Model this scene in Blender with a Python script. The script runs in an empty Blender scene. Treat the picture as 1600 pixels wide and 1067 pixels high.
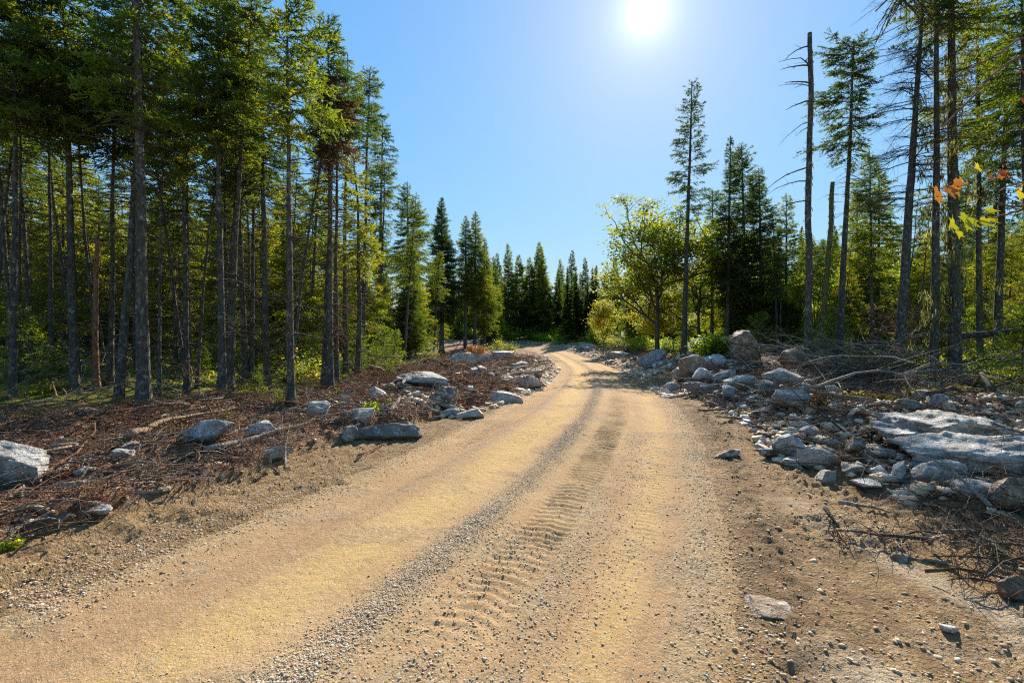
import bpy, math, random
import numpy as np
from mathutils import Vector
C = bpy.context.scene.collection
SC = bpy.context.scene
rad = math.radians
random.seed(7)
RNG = np.random.default_rng(11)

# ------------------------------------------------------------------ camera, sky, sun, exposure
F, HZ, EYE = 755.0, 515.0, 1.6           # focal length and horizon in photo pixels (1600 wide), eye height
cam_d = bpy.data.cameras.new('camera')
cam_d.sensor_width = 36.0
cam_d.lens = 36.0 * F / 1600.0
cam_d.shift_y = (HZ - 533.5) / 1600.0
cam_d.clip_start = 0.05
cam_d.clip_end = 2000
cam = bpy.data.objects.new('camera', cam_d)
cam.location = (0, 0, EYE)
cam.rotation_euler = (rad(90), 0, 0)
C.objects.link(cam)
SC.camera = cam
SUN_AZ, SUN_EL = rad(15.5), rad(32.3)
SUN = Vector((math.sin(SUN_AZ) * math.cos(SUN_EL), math.cos(SUN_AZ) * math.cos(SUN_EL), math.sin(SUN_EL)))
SKY_ROLL = 0.42
w = bpy.data.worlds.new('World')
SC.world = w
w.use_nodes = True
nt = w.node_tree
nt.nodes.clear()
out = nt.nodes.new('ShaderNodeOutputWorld')
bg = nt.nodes.new('ShaderNodeBackground')
sky = nt.nodes.new('ShaderNodeTexSky')
sky.sky_type = 'NISHITA'
sky.sun_disc = False
sky.sun_elevation = SUN_EL
sky.sun_rotation = SUN_AZ
sky.air_density = 1.0
sky.dust_density = 0.15
sky.ozone_density = 2.6
sky.altitude = 50
bg.inputs['Strength'].default_value = 0.15
# soft shoulder on the very bright part of the sky, as a camera's exposure would roll it off
bw = nt.nodes.new('ShaderNodeRGBToBW'); nt.links.new(sky.outputs[0], bw.inputs[0])
m1 = nt.nodes.new('ShaderNodeMath'); m1.operation = 'MULTIPLY_ADD'; m1.inputs[1].default_value = SKY_ROLL; m1.inputs[2].default_value = 1
m2 = nt.nodes.new('ShaderNodeMath'); m2.operation = 'DIVIDE'; m2.inputs[0].default_value = 1
vm = nt.nodes.new('ShaderNodeVectorMath'); vm.operation = 'SCALE'
nt.links.new(bw.outputs[0], m1.inputs[0]); nt.links.new(m1.outputs[0], m2.inputs[1])
nt.links.new(sky.outputs[0], vm.inputs[0]); nt.links.new(m2.outputs[0], vm.inputs['Scale'])
hs = nt.nodes.new('ShaderNodeHueSaturation'); hs.inputs['Saturation'].default_value = 1.18; hs.inputs['Hue'].default_value = .49
nt.links.new(vm.outputs[0], hs.inputs['Color'])
nt.links.new(hs.outputs[0], bg.inputs['Color'])
# the bright aureole of forward-scattered light round the sun
geo = nt.nodes.new('ShaderNodeTexCoord')
dot = nt.nodes.new('ShaderNodeVectorMath'); dot.operation = 'DOT_PRODUCT'
dot.inputs[1].default_value = SUN
nrm = nt.nodes.new('ShaderNodeVectorMath'); nrm.operation = 'NORMALIZE'
nt.links.new(geo.outputs['Generated'], nrm.inputs[0]); nt.links.new(nrm.outputs[0], dot.inputs[0])
mx = nt.nodes.new('ShaderNodeMath'); mx.operation = 'MAXIMUM'; mx.inputs[1].default_value = 0
nt.links.new(dot.outputs['Value'], mx.inputs[0])
def powr(n, k):
    p = nt.nodes.new('ShaderNodeMath'); p.operation = 'POWER'; p.inputs[1].default_value = n
    m = nt.nodes.new('ShaderNodeMath'); m.operation = 'MULTIPLY'; m.inputs[1].default_value = k
    nt.links.new(mx.outputs[0], p.inputs[0]); nt.links.new(p.outputs[0], m.inputs[0])
    return m
a1, a2, a3, a4, a5 = powr(9000, 0.2), powr(2500, 0.15), powr(700, 0.11), powr(150, 0.045), powr(28, 0.02)
ad = nt.nodes.new('ShaderNodeMath'); ad.operation = 'ADD'
ad0 = nt.nodes.new('ShaderNodeMath'); ad0.operation = 'ADD'
nt.links.new(a1.outputs[0], ad0.inputs[0]); nt.links.new(a2.outputs[0], ad0.inputs[1])
for a_ in (a3, a4, a5):
    ad1 = nt.nodes.new('ShaderNodeMath'); ad1.operation = 'ADD'
    nt.links.new(ad0.outputs[0], ad1.inputs[0]); nt.links.new(a_.outputs[0], ad1.inputs[1]); ad0 = ad1
nt.links.new(ad0.outputs[0], ad.inputs[0]); ad.inputs[1].default_value = 0
bg2 = nt.nodes.new('ShaderNodeBackground'); bg2.inputs['Color'].default_value = (1, 0.98, 0.94, 1)
nt.links.new(ad.outputs[0], bg2.inputs['Strength'])
ash = nt.nodes.new('ShaderNodeAddShader')
nt.links.new(bg.outputs[0], ash.inputs[0]); nt.links.new(bg2.outputs[0], ash.inputs[1])
nt.links.new(ash.outputs[0], out.inputs['Surface'])
sun_d = bpy.data.lights.new('sun', 'SUN')
sun_d.energy = 3.6
sun_d.angle = rad(0.5)
sun_d.color = (1.0, 0.93, 0.82)
sun_o = bpy.data.objects.new('sun', sun_d)
sun_o.rotation_euler = (-SUN).to_track_quat('-Z', 'Y').to_euler()
C.objects.link(sun_o)
SC.view_settings.view_transform = 'Standard'
SC.view_settings.look = 'None'
SC.view_settings.gamma = 1
SC.view_settings.exposure = 1.46
SC.render.engine = 'CYCLES'
SC.cycles.max_bounces = 7
SC.cycles.diffuse_bounces = 4
SC.cycles.transmission_bounces = 4
SC.cycles.glossy_bounces = 2
SC.cycles.filter_width = 1.2
SC.cycles.use_denoising = False

# ------------------------------------------------------------------ noise
def _h(ix, iy, seed):
    n = (ix.astype(np.int64) * 374761393 + iy.astype(np.int64) * 668265263 + seed * 1274126177) & 0x7fffffff
    n = ((n ^ (n >> 13)) * 1274126177) & 0x7fffffff
    n = ((n ^ (n >> 16)) * 668265263) & 0x7fffffff
    return ((n ^ (n >> 15)) & 0xffffff) / float(0xffffff)
def vnoise(x, y, seed=0):
    x = np.asarray(x, float); y = np.asarray(y, float)
    ix = np.floor(x); iy = np.floor(y); fx = x - ix; fy = y - iy
    fx = fx * fx * (3 - 2 * fx); fy = fy * fy * (3 - 2 * fy)
    a, b = _h(ix, iy, seed), _h(ix + 1, iy, seed)
    c, d = _h(ix, iy + 1, seed), _h(ix + 1, iy + 1, seed)
    return ((a * (1 - fx) + b * fx) * (1 - fy) + (c * (1 - fx) + d * fx) * fy) * 2 - 1
def fbm(x, y, octv=4, seed=0, gain=0.5):
    s = 0.0; a = 1.0; n = 0.0; ca, sa = math.cos(0.6), math.sin(0.6)
    x = np.asarray(x, float); y = np.asarray(y, float)
    for k in range(octv):
        s = s + a * vnoise(x, y, seed + k * 17); n += a; a *= gain
        x, y = (x * ca - y * sa) * 2.03, (x * sa + y * ca) * 2.03
    return s / n
def noise3(P, f, seed):
    return (vnoise(P[:, 0] * f + 9, P[:, 1] * f + P[:, 2] * f * .7, seed) + vnoise(P[:, 1] * f - 4, P[:, 2] * f + P[:, 0] * f * .6, seed + 5)
            + vnoise(P[:, 2] * f + 3, P[:, 0] * f - P[:, 1] * f * .5, seed + 9)) / 1.8
def ss(a, b, x):
    t = np.clip((np.asarray(x, float) - a) / (b - a), 0, 1)
    return t * t * (3 - 2 * t)

# ------------------------------------------------------------------ the land
_cl = np.array([(-12, -18), (-7, -11), (-3.9, -5), (-2.45, -1), (-1.5, 1.2), (-.83, 2.66), (-.36, 3.61), (.12, 4.93), (.72, 6.7), (1.1, 8.05), (1.5, 9.66), (2.25, 13),
                (3.05, 17.5), (4.4, 27), (5.1, 41), (5.05, 52), (3.9, 60), (1.5, 66), (-2, 70), (-8, 73.5), (-20, 77), (-45, 80), (-90, 86)], float)
def _dense(P, step):
    d = np.r_[0, np.cumsum(np.hypot(*np.diff(P, axis=0).T))]
    s = np.arange(0, d[-1], step)
    q = np.c_[np.interp(s, d, P[:, 0]), np.interp(s, d, P[:, 1])]
    k = np.ones(9) / 9
    for _ in range(3):
        e = np.pad(q, ((4, 4), (0, 0)), mode='edge')
        q = np.c_[np.convolve(e[:, 0], k, 'valid'), np.convolve(e[:, 1], k, 'valid')]
    return q
CL = _dense(_cl, 0.25)
CT = np.gradient(CL, axis=0); CT /= np.hypot(CT[:, 0], CT[:, 1])[:, None]
CN = np.c_[CT[:, 1], -CT[:, 0]]                     # to the right of the travel direction
CS = np.r_[0, np.cumsum(np.hypot(*np.diff(CL, axis=0).T))]
HW = 1.85
def road_st(x, y):
    x = np.atleast_1d(np.asarray(x, float)).ravel(); y = np.atleast_1d(np.asarray(y, float)).ravel()
    S = np.empty_like(x); T = np.empty_like(x)
    C2 = CL[::3]
    for i in range(0, len(x), 40000):
        a, b = x[i:i + 40000], y[i:i + 40000]
        d = (a[:, None] - C2[None, :, 0]) ** 2 + (b[:, None] - C2[None, :, 1]) ** 2
        j = np.argmin(d, axis=1) * 3
        for _ in range(2):
            al = (a - CL[j, 0]) * CT[j, 0] + (b - CL[j, 1]) * CT[j, 1]
            j = np.clip(j + np.round(al / 0.25).astype(int), 0, len(CL) - 1) if _ == 0 else j
        dx, dy = a - CL[j, 0], b - CL[j, 1]
        S[i:i + 40000] = CS[j] + dx * CT[j, 0] + dy * CT[j, 1]
        t = dx * CN[j, 0] + dy * CN[j, 1]
        dist = np.hypot(dx, dy)
        T[i:i + 40000] = np.where((np.abs(t) < dist * .8) & (dist > 1), np.sign(t + 1e-9) * dist, t)
    return S, T
def zp(y):
    return np.interp(y, [-60, 0, 8, 12, 18, 27, 41, 52, 60, 66, 72, 80, 150, 400], [0, 0, 0, -.1, -.38, -.68, -.97, -.98, -.85, -.62, -.4, 0, 1.5, 8])
FL = ([-60, -5, 4, 7.8, 8.9, 9.9, 13, 22, 35, 50, 64, 72, 80], [-30, -15, -11, -8.4, -7.0, -5.2, -4.3, -4.4, -5, -6.5, -9, -20, -60])   # left forest edge
FR = ([-60, 0, 9.7, 14, 20, 30, 40, 52, 60, 68, 74, 80, 84], [14, 9.8, 10.2, 10.8, 11.6, 12.0, 11.3, 10.5, 9, 6, 1.5, -10, -60])   # right forest edge
RD = ([-60, 0, 2.9, 3.4, 4.2, 5, 5.9, 7.5, 9.7, 13.4, 18, 27, 41, 52, 60, 66, 70, 76], [3.4, 3.4, 3.2, 3.35, 3.6, 3.5, 3.15, 3.7, 4.1, 4.6, 5.4, 6.6, 7.3, 7.3, 6.5, 4.6, 1.6, -16])
LD = ([-60, 0, 3.5, 5.9, 8.3, 11, 15, 22, 27, 41, 52, 60, 66, 70, 74], [-9, -5.2, -3.75, -2.75, -1.5, -.55, .5, 1.5, 2.2, 2.9, 2.8, 1.6, -1.2, -4.5, -18])
MOUNDS = [(-2.3, 11, .22, .5), (-3.6, 14.2, .3, .7), (-2.1, 16, .3, .7), (-3.0, 6.6, .12, .3), (-4.4, 5.6, .16, .4), (-6.1, 6.7, .18, .5), (-3.8, 6.2, .14, .35), (-3.2, 9.4, .2, .45), (-5.2, 8.2, .2, .5), (-.9, 14.5, .2, .5), (4.9, 7.2, .12, .4), (5.3, 6.4, .1, .35), (-2.6, 20, .3, .9), (-1.5, 26, .3, 1.0)]
def zones(x, y, t):
    """weights: debris, moss"""
    wob = fbm(x * .9, y * .9, 3, 31) * .28
    ld = ss(0.0, -.22, x - np.interp(y, *LD) + wob * .8)
    rd = ss(0.0, .3, x - np.interp(y, *RD) + wob)
    side = t < 0
    deb = np.where(side, ld, rd)
    fl = ss(.25, -.5, x - np.interp(y, *FL) + wob * 2)
    fr = ss(-.3, .6, x - np.interp(y, *FR) + wob * 2)
    moss = np.where(side, fl, fr)
    return deb, moss
def ground_h(x, y, s=None, t=None, fine=True):
    shp = np.shape(x)
    x = np.atleast_1d(np.asarray(x, float)).ravel(); y = np.atleast_1d(np.asarray(y, float)).ravel()
    if t is None:
        s, t = road_st(x, y)
    at = np.abs(t)
    z = zp(y) * (1 - .62 * ss(3.2, 8, at) * np.where(t < 0, 1 - .9 * ss(20, 34, y), 1))
    deb, moss = zones(x, y, t)
    deb0 = deb * (1 - moss)
    off = ss(HW - .1, HW + .5, at)
    # berms
    z = z + np.where(t < 0, .16 * deb0 * (1 + fbm(x * .5, y * .5, 2, 3)) * (1 - .8 * ss(26, 36, y)), .10 * deb0)
    z = z + .33 * np.exp(-((t + 2.9) / .8) ** 2) * ss(10, 15, y) * (1 - ss(24, 34, y)) * (.7 + .5 * fbm(x * .7, y * .7, 2, 8))
    z = z + .85 * np.exp(-((x - 9.3) / 3.0) ** 2 - ((y - 17.5) / 4.5) ** 2) + .5 * np.exp(-((x - 7.2) / 1.6) ** 2 - ((y - 17) / 3) ** 2)
    z = z + .45 * np.exp(-((x - 7.2) / 1.7) ** 2 - ((y - 7.0) / 1.5) ** 2)
    z = z + off * .05 * fbm(x * .8, y * .8, 3, 5)
    z = z + (t > 0) * .26 * np.exp(-((x - np.interp(y, *RD) - 1.3) / .85) ** 2) * ss(5.5, 10, y) * (1 - ss(40, 55, y)) * (.8 + .6 * fbm(x * .8, y * .8, 2, 9))
    for mx_, my_, ma_, mw_ in MOUNDS:
        z = z + ma_ * np.exp(-((x - mx_) ** 2 + ((y - my_) * .8) ** 2) / mw_ ** 2)
    z = z + moss * (.05 + .22 * fbm(x * .8, y * .8, 3, 12))
    z = z + ss(30, 120, np.abs(x)) * 3.0
    z = z + moss * np.where(t < 0, .75 * ss(.5, 11, np.interp(y, *FL) - x), .35 * ss(1, 9, x - np.interp(y, *FR))) * ss(70, 55, y) * np.where(t < 0, 1 - .7 * ss(26, 40, y), 1)
    if fine:
        z = z + deb0 * (.07 * fbm(x * 1.1, y * 1.1, 2, 20) + .13 * fbm(x * 2.3, y * 2.3, 4, 21, .6) + .045 * np.abs(fbm(x * 9, y * 9, 3, 23)))
        dirt = off * (1 - deb)
        z = z + dirt * (.016 * fbm(x * 5, y * 5, 3, 41) + .008 * fbm(x * 22, y * 22, 2, 44, .7))
        # pushed-up clods on the right shoulder
        cl = np.maximum(ss(-.1, .4, fbm(x * 1.6, y * 1.6, 2, 47)), np.exp(-((t - HW - .28) / .18) ** 2)) * dirt * (t > 0)
        z = z + cl * .052 * (fbm(x * 15, y * 15, 2, 48, .7) + .4)
        # grader ribs on the left shoulder
        rib = dirt * (t < 0) * ss(-3.25, -2.95, t) * ss(2.2, 2.9, y) * ss(7.5, 6, y) * ss(-.6, 0, fbm(x * 1.1, y * 1.1, 2, 51) + .1)
        z = z + rib * (.02 * np.sin(t * 50 + 2.2 * fbm(x * 1.5, y * 1.5, 2, 53)) + .02 * fbm(x * 9, y * 9, 2, 55))
        lump = np.exp(-((x + 1.75) / .5) ** 2 - ((y - 5.0) / .25) ** 2) + np.exp(-((x + 2.75) / .7) ** 2 - ((y - 4.1) / .22) ** 2) + 1.2 * np.exp(-((x + 3.6) / .4) ** 2 - ((y - 2.9) / .25) ** 2)
        z = z + (t < 0) * lump * .045 * (1 + 1.3 * fbm(x * 9, y * 9, 4, 58, .7))
    z = z - .05 * (1 - ss(HW - .12, HW + .1, at))
    return z.reshape(shp) if shp else z
def gz(x, y):
    return float(ground_h(np.array([x]), np.array([y]))[0])
def hit(px, py, lo=1.4, hi=140):
    """where the line of sight through a photo pixel meets the ground"""
    Y = np.geomspace(lo, hi, 1600)
    X = (px - 800) / F * Y
    zr = EYE - (py - HZ) / F * Y
    g = ground_h(X, Y)
    k = np.argmax(zr < g) if (zr < g).any() else len(Y) - 1
    return float(X[k]), float(Y[k]), float(g[k])

# ------------------------------------------------------------------ mesh helpers
class MB:
    def __init__(s):
        s.V = []; s.F = []; s.M = []; s.T = []; s.n = 0
    def add(s, V, Fc, mat=0, tint=0.5):
        V = np.asarray(V, float).reshape(-1, 3)
        if len(V) == 0: return
        s.V.append(V); s.T.append(np.broadcast_to(np.asarray(tint, float), (len(V),)).copy())
        for f in (Fc if isinstance(Fc, list) else [Fc]):
            f = np.asarray(f, int)
            if len(f):
                s.F.append(f + s.n); s.M.append(np.full(len(f), mat))
        s.n += len(V)
    def mesh(s, name, mats, smooth=True):
        me = bpy.data.meshes.new(name)
        V = np.concatenate(s.V)
        me.vertices.add(len(V)); me.vertices.foreach_set('co', V.astype(np.float32).ravel())
        nl = sum(f.size for f in s.F); npg = sum(len(f) for f in s.F)
        me.loops.add(nl); me.polygons.add(npg)
        me.loops.foreach_set('vertex_index', np.concatenate([f.ravel() for f in s.F]).astype(np.int32))
        tot = np.concatenate([np.full(len(f), f.shape[1]) for f in s.F])
        me.polygons.foreach_set('loop_start', np.r_[0, np.cumsum(tot)[:-1]].astype(np.int32))
        me.polygons.foreach_set('material_index', np.concatenate(s.M).astype(np.int32))
        if smooth is True:
            me.polygons.foreach_set('use_smooth', np.ones(npg, bool))
        elif smooth is not False:       # smooth only this material index
            me.polygons.foreach_set('use_smooth', np.concatenate(s.M) == smooth)
        at = me.attributes.new('tint', 'FLOAT', 'POINT')
        at.data.foreach_set('value', np.concatenate(s.T).astype(np.float32))
        for m in mats: me.materials.append(m)
        me.update(calc_edges=True); me.validate()
        return me
def tag(o, label=None, cat=None, group=None, kind=None):
    if label: o['label'] = label
    if cat: o['category'] = cat
    if group: o['group'] = group
    if kind: o['kind'] = kind
    return o
def obj(name, me, parent=None, loc=None):
    o = bpy.data.objects.new(name, me); C.objects.link(o)
    if parent: o.parent = parent
    if loc is not None: o.location = loc
    return o
def empty(name, loc=(0, 0, 0), rz=0, sc=1):
    o = bpy.data.objects.new(name, None); C.objects.link(o)
    o.location = loc; o.rotation_euler = (0, 0, rz); o.scale = (sc, sc, sc); o.empty_display_size = .2
    return o
def nz(v):
    return v / (np.linalg.norm(v, axis=-1, keepdims=True) + 1e-9)
def tubes(P, R, seg=3, cap=False):
    """N polylines of K points -> one skin each"""
    P = np.asarray(P, float); R = np.asarray(R, float)
    N, K, _ = P.shape
    T = nz(np.gradient(P, axis=1))
    m = np.abs(nz(P[:, -1] - P[:, 0])[:, 2]) > .8
    ref = np.where(m[:, None], np.array([1., .02, .03]), np.array([.03, .02, 1.]))[:, None, :]
    A = nz(np.cross(T, np.broadcast_to(ref, T.shape))); B = np.cross(T, A)
    th = np.arange(seg) * 2 * math.pi / seg
    V = P[:, :, None, :] + R[:, :, None, None] * (A[:, :, None, :] * np.cos(th)[None, None, :, None] + B[:, :, None, :] * np.sin(th)[None, None, :, None])
    V = V.reshape(-1, 3)
    n = np.arange(N)[:, None, None] * K * seg; k = np.arange(K - 1)[None, :, None] * seg; g = np.arange(seg)[None, None, :]
    g2 = (g + 1) % seg
    Q = np.stack([n + k + g, n + k + g2, n + k + seg + g2, n + k + seg + g], -1).reshape(-1, 4)
    Fs = [Q]
    if cap:
        base = np.arange(N)[:, None] * K * seg
        Fs += [base + np.arange(seg)[::-1][None], base + (K - 1) * seg + np.arange(seg)[None]]
    return V, Fs
def up_sample(P, K):
    P = np.asarray(P, float)
    d = np.r_[0, np.cumsum(np.linalg.norm(np.diff(P, axis=0), axis=1))]
    q = np.linspace(0, d[-1], K)
    Q = np.stack([np.interp(q, d, P[:, i]) for i in range(3)], -1)
    for _ in range(2):
        Q[1:-1] = (Q[:-2] + 2 * Q[1:-1] + Q[2:]) / 4
    return Q

# ------------------------------------------------------------------ materials
def newmat(name):
    m = bpy.data.materials.new(name); m.use_nodes = True
    m.node_tree.nodes.clear()
    return m, m.node_tree
class NT:
    def __init__(s, t): s.t = t
    def n(s, typ, **kw):
        x = s.t.nodes.new(typ)
        for k, v in kw.items(): setattr(x, k, v)
        return x
    def l(s, a, b): s.t.links.new(a, b)
    def noise(s, vec, scale, detail=4, rough=.55):
        x = s.n('ShaderNodeTexNoise'); x.inputs['Scale'].default_value = scale; x.inputs['Detail'].default_value = detail; x.inputs['Roughness'].default_value = rough
        s.l(vec, x.inputs['Vector']); return x.outputs['Fac']
    def vor(s, vec, scale, feat='F1', out='Distance'):
        x = s.n('ShaderNodeTexVoronoi'); x.feature = feat; x.inputs['Scale'].default_value = scale
        s.l(vec, x.inputs['Vector']); return x.outputs[out]
    def ramp(s, fac, stops):
        x = s.n('ShaderNodeValToRGB'); e = x.color_ramp.elements
        while len(e) < len(stops): e.new(.5)
        for el, (p, c) in zip(e, stops):
            el.position = p; el.color = (c[0], c[1], c[2], 1) if hasattr(c, '__len__') else (c, c, c, 1)
        s.l(fac, x.inputs['Fac']); return x.outputs['Color']
    def mix(s, fac, a, b, mode='MIX'):
        x = s.n('ShaderNodeMix', data_type='RGBA', blend_type=mode); x.clamp_factor = True
        for i, v in ((0, fac), (6, a), (7, b)):
            if isinstance(v, bpy.types.NodeSocket): s.l(v, x.inputs[i])
            elif i == 0: x.inputs[0].default_value = v
            else: x.inputs[i].default_value = (*v, 1) if hasattr(v, '__len__') else (v, v, v, 1)
        return x.outputs[2]
    def math(s, op, a, b=None, c=None):
        x = s.n('ShaderNodeMath', operation=op)
        for i, v in enumerate((a, b, c)):
            if v is None: continue
            if isinstance(v, bpy.types.NodeSocket): s.l(v, x.inputs[i])
            else: x.inputs[i].default_value = v
        return x.outputs[0]
    def bump(s, h, strength, dist, nrm=None):
        x = s.n('ShaderNodeBump'); x.inputs['Strength'].default_value = strength; x.inputs['Distance'].default_value = dist
        s.l(h, x.inputs['Height'])
        if nrm: s.l(nrm, x.inputs['Normal'])
        return x.outputs['Normal']
    def attr(s, name, out='Fac'):
        return s.n('ShaderNodeAttribute', attribute_name=name).outputs[out]
    def bsdf(s, col, rough=.9, nrm=None, spec=.3):
        x = s.n('ShaderNodeBsdfPrincipled')
        if isinstance(col, bpy.types.NodeSocket): s.l(col, x.inputs['Base Color'])
        else: x.inputs['Base Color'].default_value = (*col, 1)
        if isinstance(rough, bpy.types.NodeSocket): s.l(rough, x.inputs['Roughness'])
        else: x.inputs['Roughness'].default_value = rough
        x.inputs['Specular IOR Level'].default_value = spec
        if nrm: s.l(nrm, x.inputs['Normal'])
        return x.outputs[0]
    def out(s, sh):
        o = s.n('ShaderNodeOutputMaterial'); s.l(sh, o.inputs['Surface'])

def leaf_mat(name, stops, trans=.56, tcol=(1.9, 1.8, .5), rough=.6, jitter=.35):
    m, t = newmat(name); N = NT(t)
    tint = N.attr('tint')
    rnd = N.n('ShaderNodeObjectInfo').outputs['Random']
    f = N.math('ADD', tint, N.math('MULTIPLY', N.math('SUBTRACT', rnd, .5), jitter))
    col = N.ramp(f, stops)
    b = N.bsdf(col, rough, spec=.25)
    tr = N.n('ShaderNodeBsdfTranslucent')
    N.l(N.mix(1.0, col, tcol, 'MULTIPLY'), tr.inputs['Color'])
    ms = N.n('ShaderNodeMixShader'); ms.inputs[0].default_value = trans
    N.l(b, ms.inputs[1]); N.l(tr.outputs[0], ms.inputs[2])
    N.out(ms.outputs[0]); return m
M_NEED = leaf_mat('spruce_needles', [(0, (.030, .052, .014)), (.35, (.062, .100, .018)), (.7, (.150, .185, .022)), (1, (.30, .27, .035))])
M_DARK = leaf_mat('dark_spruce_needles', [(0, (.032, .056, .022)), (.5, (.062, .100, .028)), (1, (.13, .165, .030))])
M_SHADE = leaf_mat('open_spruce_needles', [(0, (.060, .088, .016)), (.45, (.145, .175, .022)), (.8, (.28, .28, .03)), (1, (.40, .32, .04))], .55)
M_YOUNG = leaf_mat('young_fir_needles', [(0, (.07, .12, .015)), (.5, (.17, .24, .022)), (1, (.36, .36, .05))], .5)
M_BROWN = leaf_mat('dead_brown_needles', [(0, (.06, .028, .016)), (.5, (.13, .062, .032)), (1, (.22, .12, .06))], .3, (1.1, .9, .7))
M_MAPLE = leaf_mat('maple_leaves', [(0, (.10, .16, .018)), (.4, (.28, .32, .022)), (.72, (.48, .42, .03)), (.92, (.54, .34, .025)), (1, (.5, .18, .02))], .6, (1.2, 1.15, .5), jitter=.1)
M_BROAD = leaf_mat('broadleaf_green', [(0, (.08, .15, .015)), (.5, (.19, .28, .02)), (1, (.40, .42, .035))], .6, jitter=.15)
M_AUT = leaf_mat('autumn_leaves', [(0, (.22, .05, .015)), (.5, (.42, .18, .03)), (1, (.5, .38, .06))], .45, (1.1, .9, .6), jitter=.2)
M_FERN = leaf_mat('fern_fronds', [(0, (.10, .16, .015)), (.5, (.26, .30, .02)), (1, (.48, .40, .04))], .5, jitter=.15)
M_STRAW = leaf_mat('straw_grass', [(0, (.15, .13, .05)), (.5, (.30, .27, .10)), (1, (.45, .40, .20))], .4, (1.1, 1.05, .7), jitter=.1)
M_LICH = leaf_mat('beard_lichen', [(0, (.20, .20, .07)), (.5, (.34, .33, .12)), (1, (.48, .45, .19))], .5, (1.1, 1.1, .7), .9)

def bark_mat(name, c1, c2, c3, lich=.5, scale=1.0):
    m, t = newmat(name); N = NT(t)
    tc = N.n('ShaderNodeTexCoord').outputs['Object']
    mp = N.n('ShaderNodeMapping'); mp.inputs['Scale'].default_value = (1, 1, .32); N.l(tc, mp.inputs['Vector'])
    v = mp.outputs[0]
    n1 = N.noise(v, 26 * scale, 5, .65); n2 = N.noise(v, 5 * scale, 3)
    vo = N.vor(v, 34 * scale)
    col = N.ramp(n1, [(.3, c1), (.55, c2), (.75, c3)])
    lm = N.ramp(N.noise(tc, 9, 4, .7), [(.56, 0), (.64, 1)])
    col = N.mix(N.math('MULTIPLY', lm, lich), col, (.30, .31, .26))
    col = N.mix(N.math('MULTIPLY', N.ramp(n2, [(.5, 0), (.7, 1)]), .5), col, (.10, .115, .04))
    h = N.math('ADD', N.math('MULTIPLY', vo, .8), n1)
    N.out(N.bsdf(col, .95, N.bump(h, .9, .03), .1)); return m
M_BARK = bark_mat('spruce_bark', (.032, .027, .023), (.10, .087, .074), (.24, .22, .195), .75)
M_TWIG = bark_mat('twig_bark', (.05, .036, .026), (.10, .075, .055), (.18, .15, .12), .35)
M_GREYW = bark_mat('weathered_wood', (.15, .12, .09), (.34, .28, .22), (.56, .49, .41), .2)
M_MOSSB = bark_mat('mossy_bark', (.05, .045, .02), (.14, .13, .05), (.30, .28, .12), .6)
M_ROOT = bark_mat('root_wood', (.12, .052, .026), (.30, .15, .082), (.52, .34, .22), .1)
M_LOGW = bark_mat('split_log_wood', (.20, .12, .07), (.34, .22, .14), (.5, .38, .27), .1)

def rock_mat(name, a, b, c, stain=.5):
    m, t = newmat(name); N = NT(t)
    tc = N.n('ShaderNodeTexCoord').outputs['Object']
    rnd = N.n('ShaderNodeObjectInfo').outputs['Random']
    va = N.n('ShaderNodeVectorMath', operation='ADD'); N.l(tc, va.inputs[0])
    cx = N.n('ShaderNodeCombineXYZ'); N.l(N.math('MULTIPLY', rnd, 37), cx.inputs[0]); N.l(N.math('MULTIPLY', rnd, 11), cx.inputs[2]); N.l(cx.outputs[0], va.inputs[1])
    v = va.outputs[0]
    n1 = N.noise(v, 6, 8, .68); n2 = N.noise(v, 42, 4, .7); n3 = N.noise(v, 2.1, 3)
    mp = N.n('ShaderNodeMapping'); mp.inputs['Scale'].default_value = (1, 1.3, 6); mp.inputs['Rotation'].default_value = (.5, .35, 0); N.l(v, mp.inputs['Vector'])
    ns = N.noise(mp.outputs[0], 3.0, 4, .6)
    col = N.ramp(n1, [(.36, a), (.5, b), (.62, c)])
    col = N.mix(N.ramp(n2, [(.35, .6), (.55, 0)]), col, (.05, .047, .042))
    col = N.mix(N.math('MULTIPLY', N.ramp(n3, [(.55, 0), (.62, 1)]), stain), col, (.27, .18, .10))
    col = N.mix(N.math('MULTIPLY', N.ramp(N.noise(v, 11, 5, .7), [(.55, 0), (.60, 1)]), .75), col, (.58, .58, .54))
    up = N.n('ShaderNodeNewGeometry').outputs['Normal']
    zz = N.n('ShaderNodeSeparateXYZ'); N.l(N.n('ShaderNodeTexCoord').outputs['Generated'], zz.inputs[0])
    soil = N.ramp(N.math('ADD', N.math('MULTIPLY', zz.outputs[2], 1.6), N.math('MULTIPLY', N.noise(v, 7, 4), -.9)), [(.0, .8), (.3, 0)])
    col = N.mix(soil, col, (.13, .08, .045))
    col = N.mix(N.ramp(rnd, [(0, 0.0), (1, .35)]), col, (.33, .26, .19), 'MIX')
    h = N.math('ADD', N.math('ADD', N.math('MULTIPLY', ns, 1.0), N.math('MULTIPLY', n1, .8)), N.math('MULTIPLY', n2, .35))
    N.out(N.bsdf(col, .75, N.bump(h, 1.0, .07), .35)); return m
M_ROCK = rock_mat('grey_granite', (.20, .182, .155), (.46, .425, .37), (.76, .72, .65), .35)
M_ROCKD = rock_mat('dark_stone', (.06, .06, .06), (.13, .125, .12), (.24, .23, .22), .4)
M_ROCKT = rock_mat('tan_stone', (.16, .085, .045), (.34, .20, .11), (.50, .35, .22), .8)
M_ROCKB = rock_mat('bluish_stone', (.16, .16, .165), (.42, .40, .37), (.74, .71, .66), .15)
M_ROCKW = rock_mat('pale_stone', (.32, .295, .255), (.60, .56, .50), (.84, .80, .72), .25)

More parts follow.
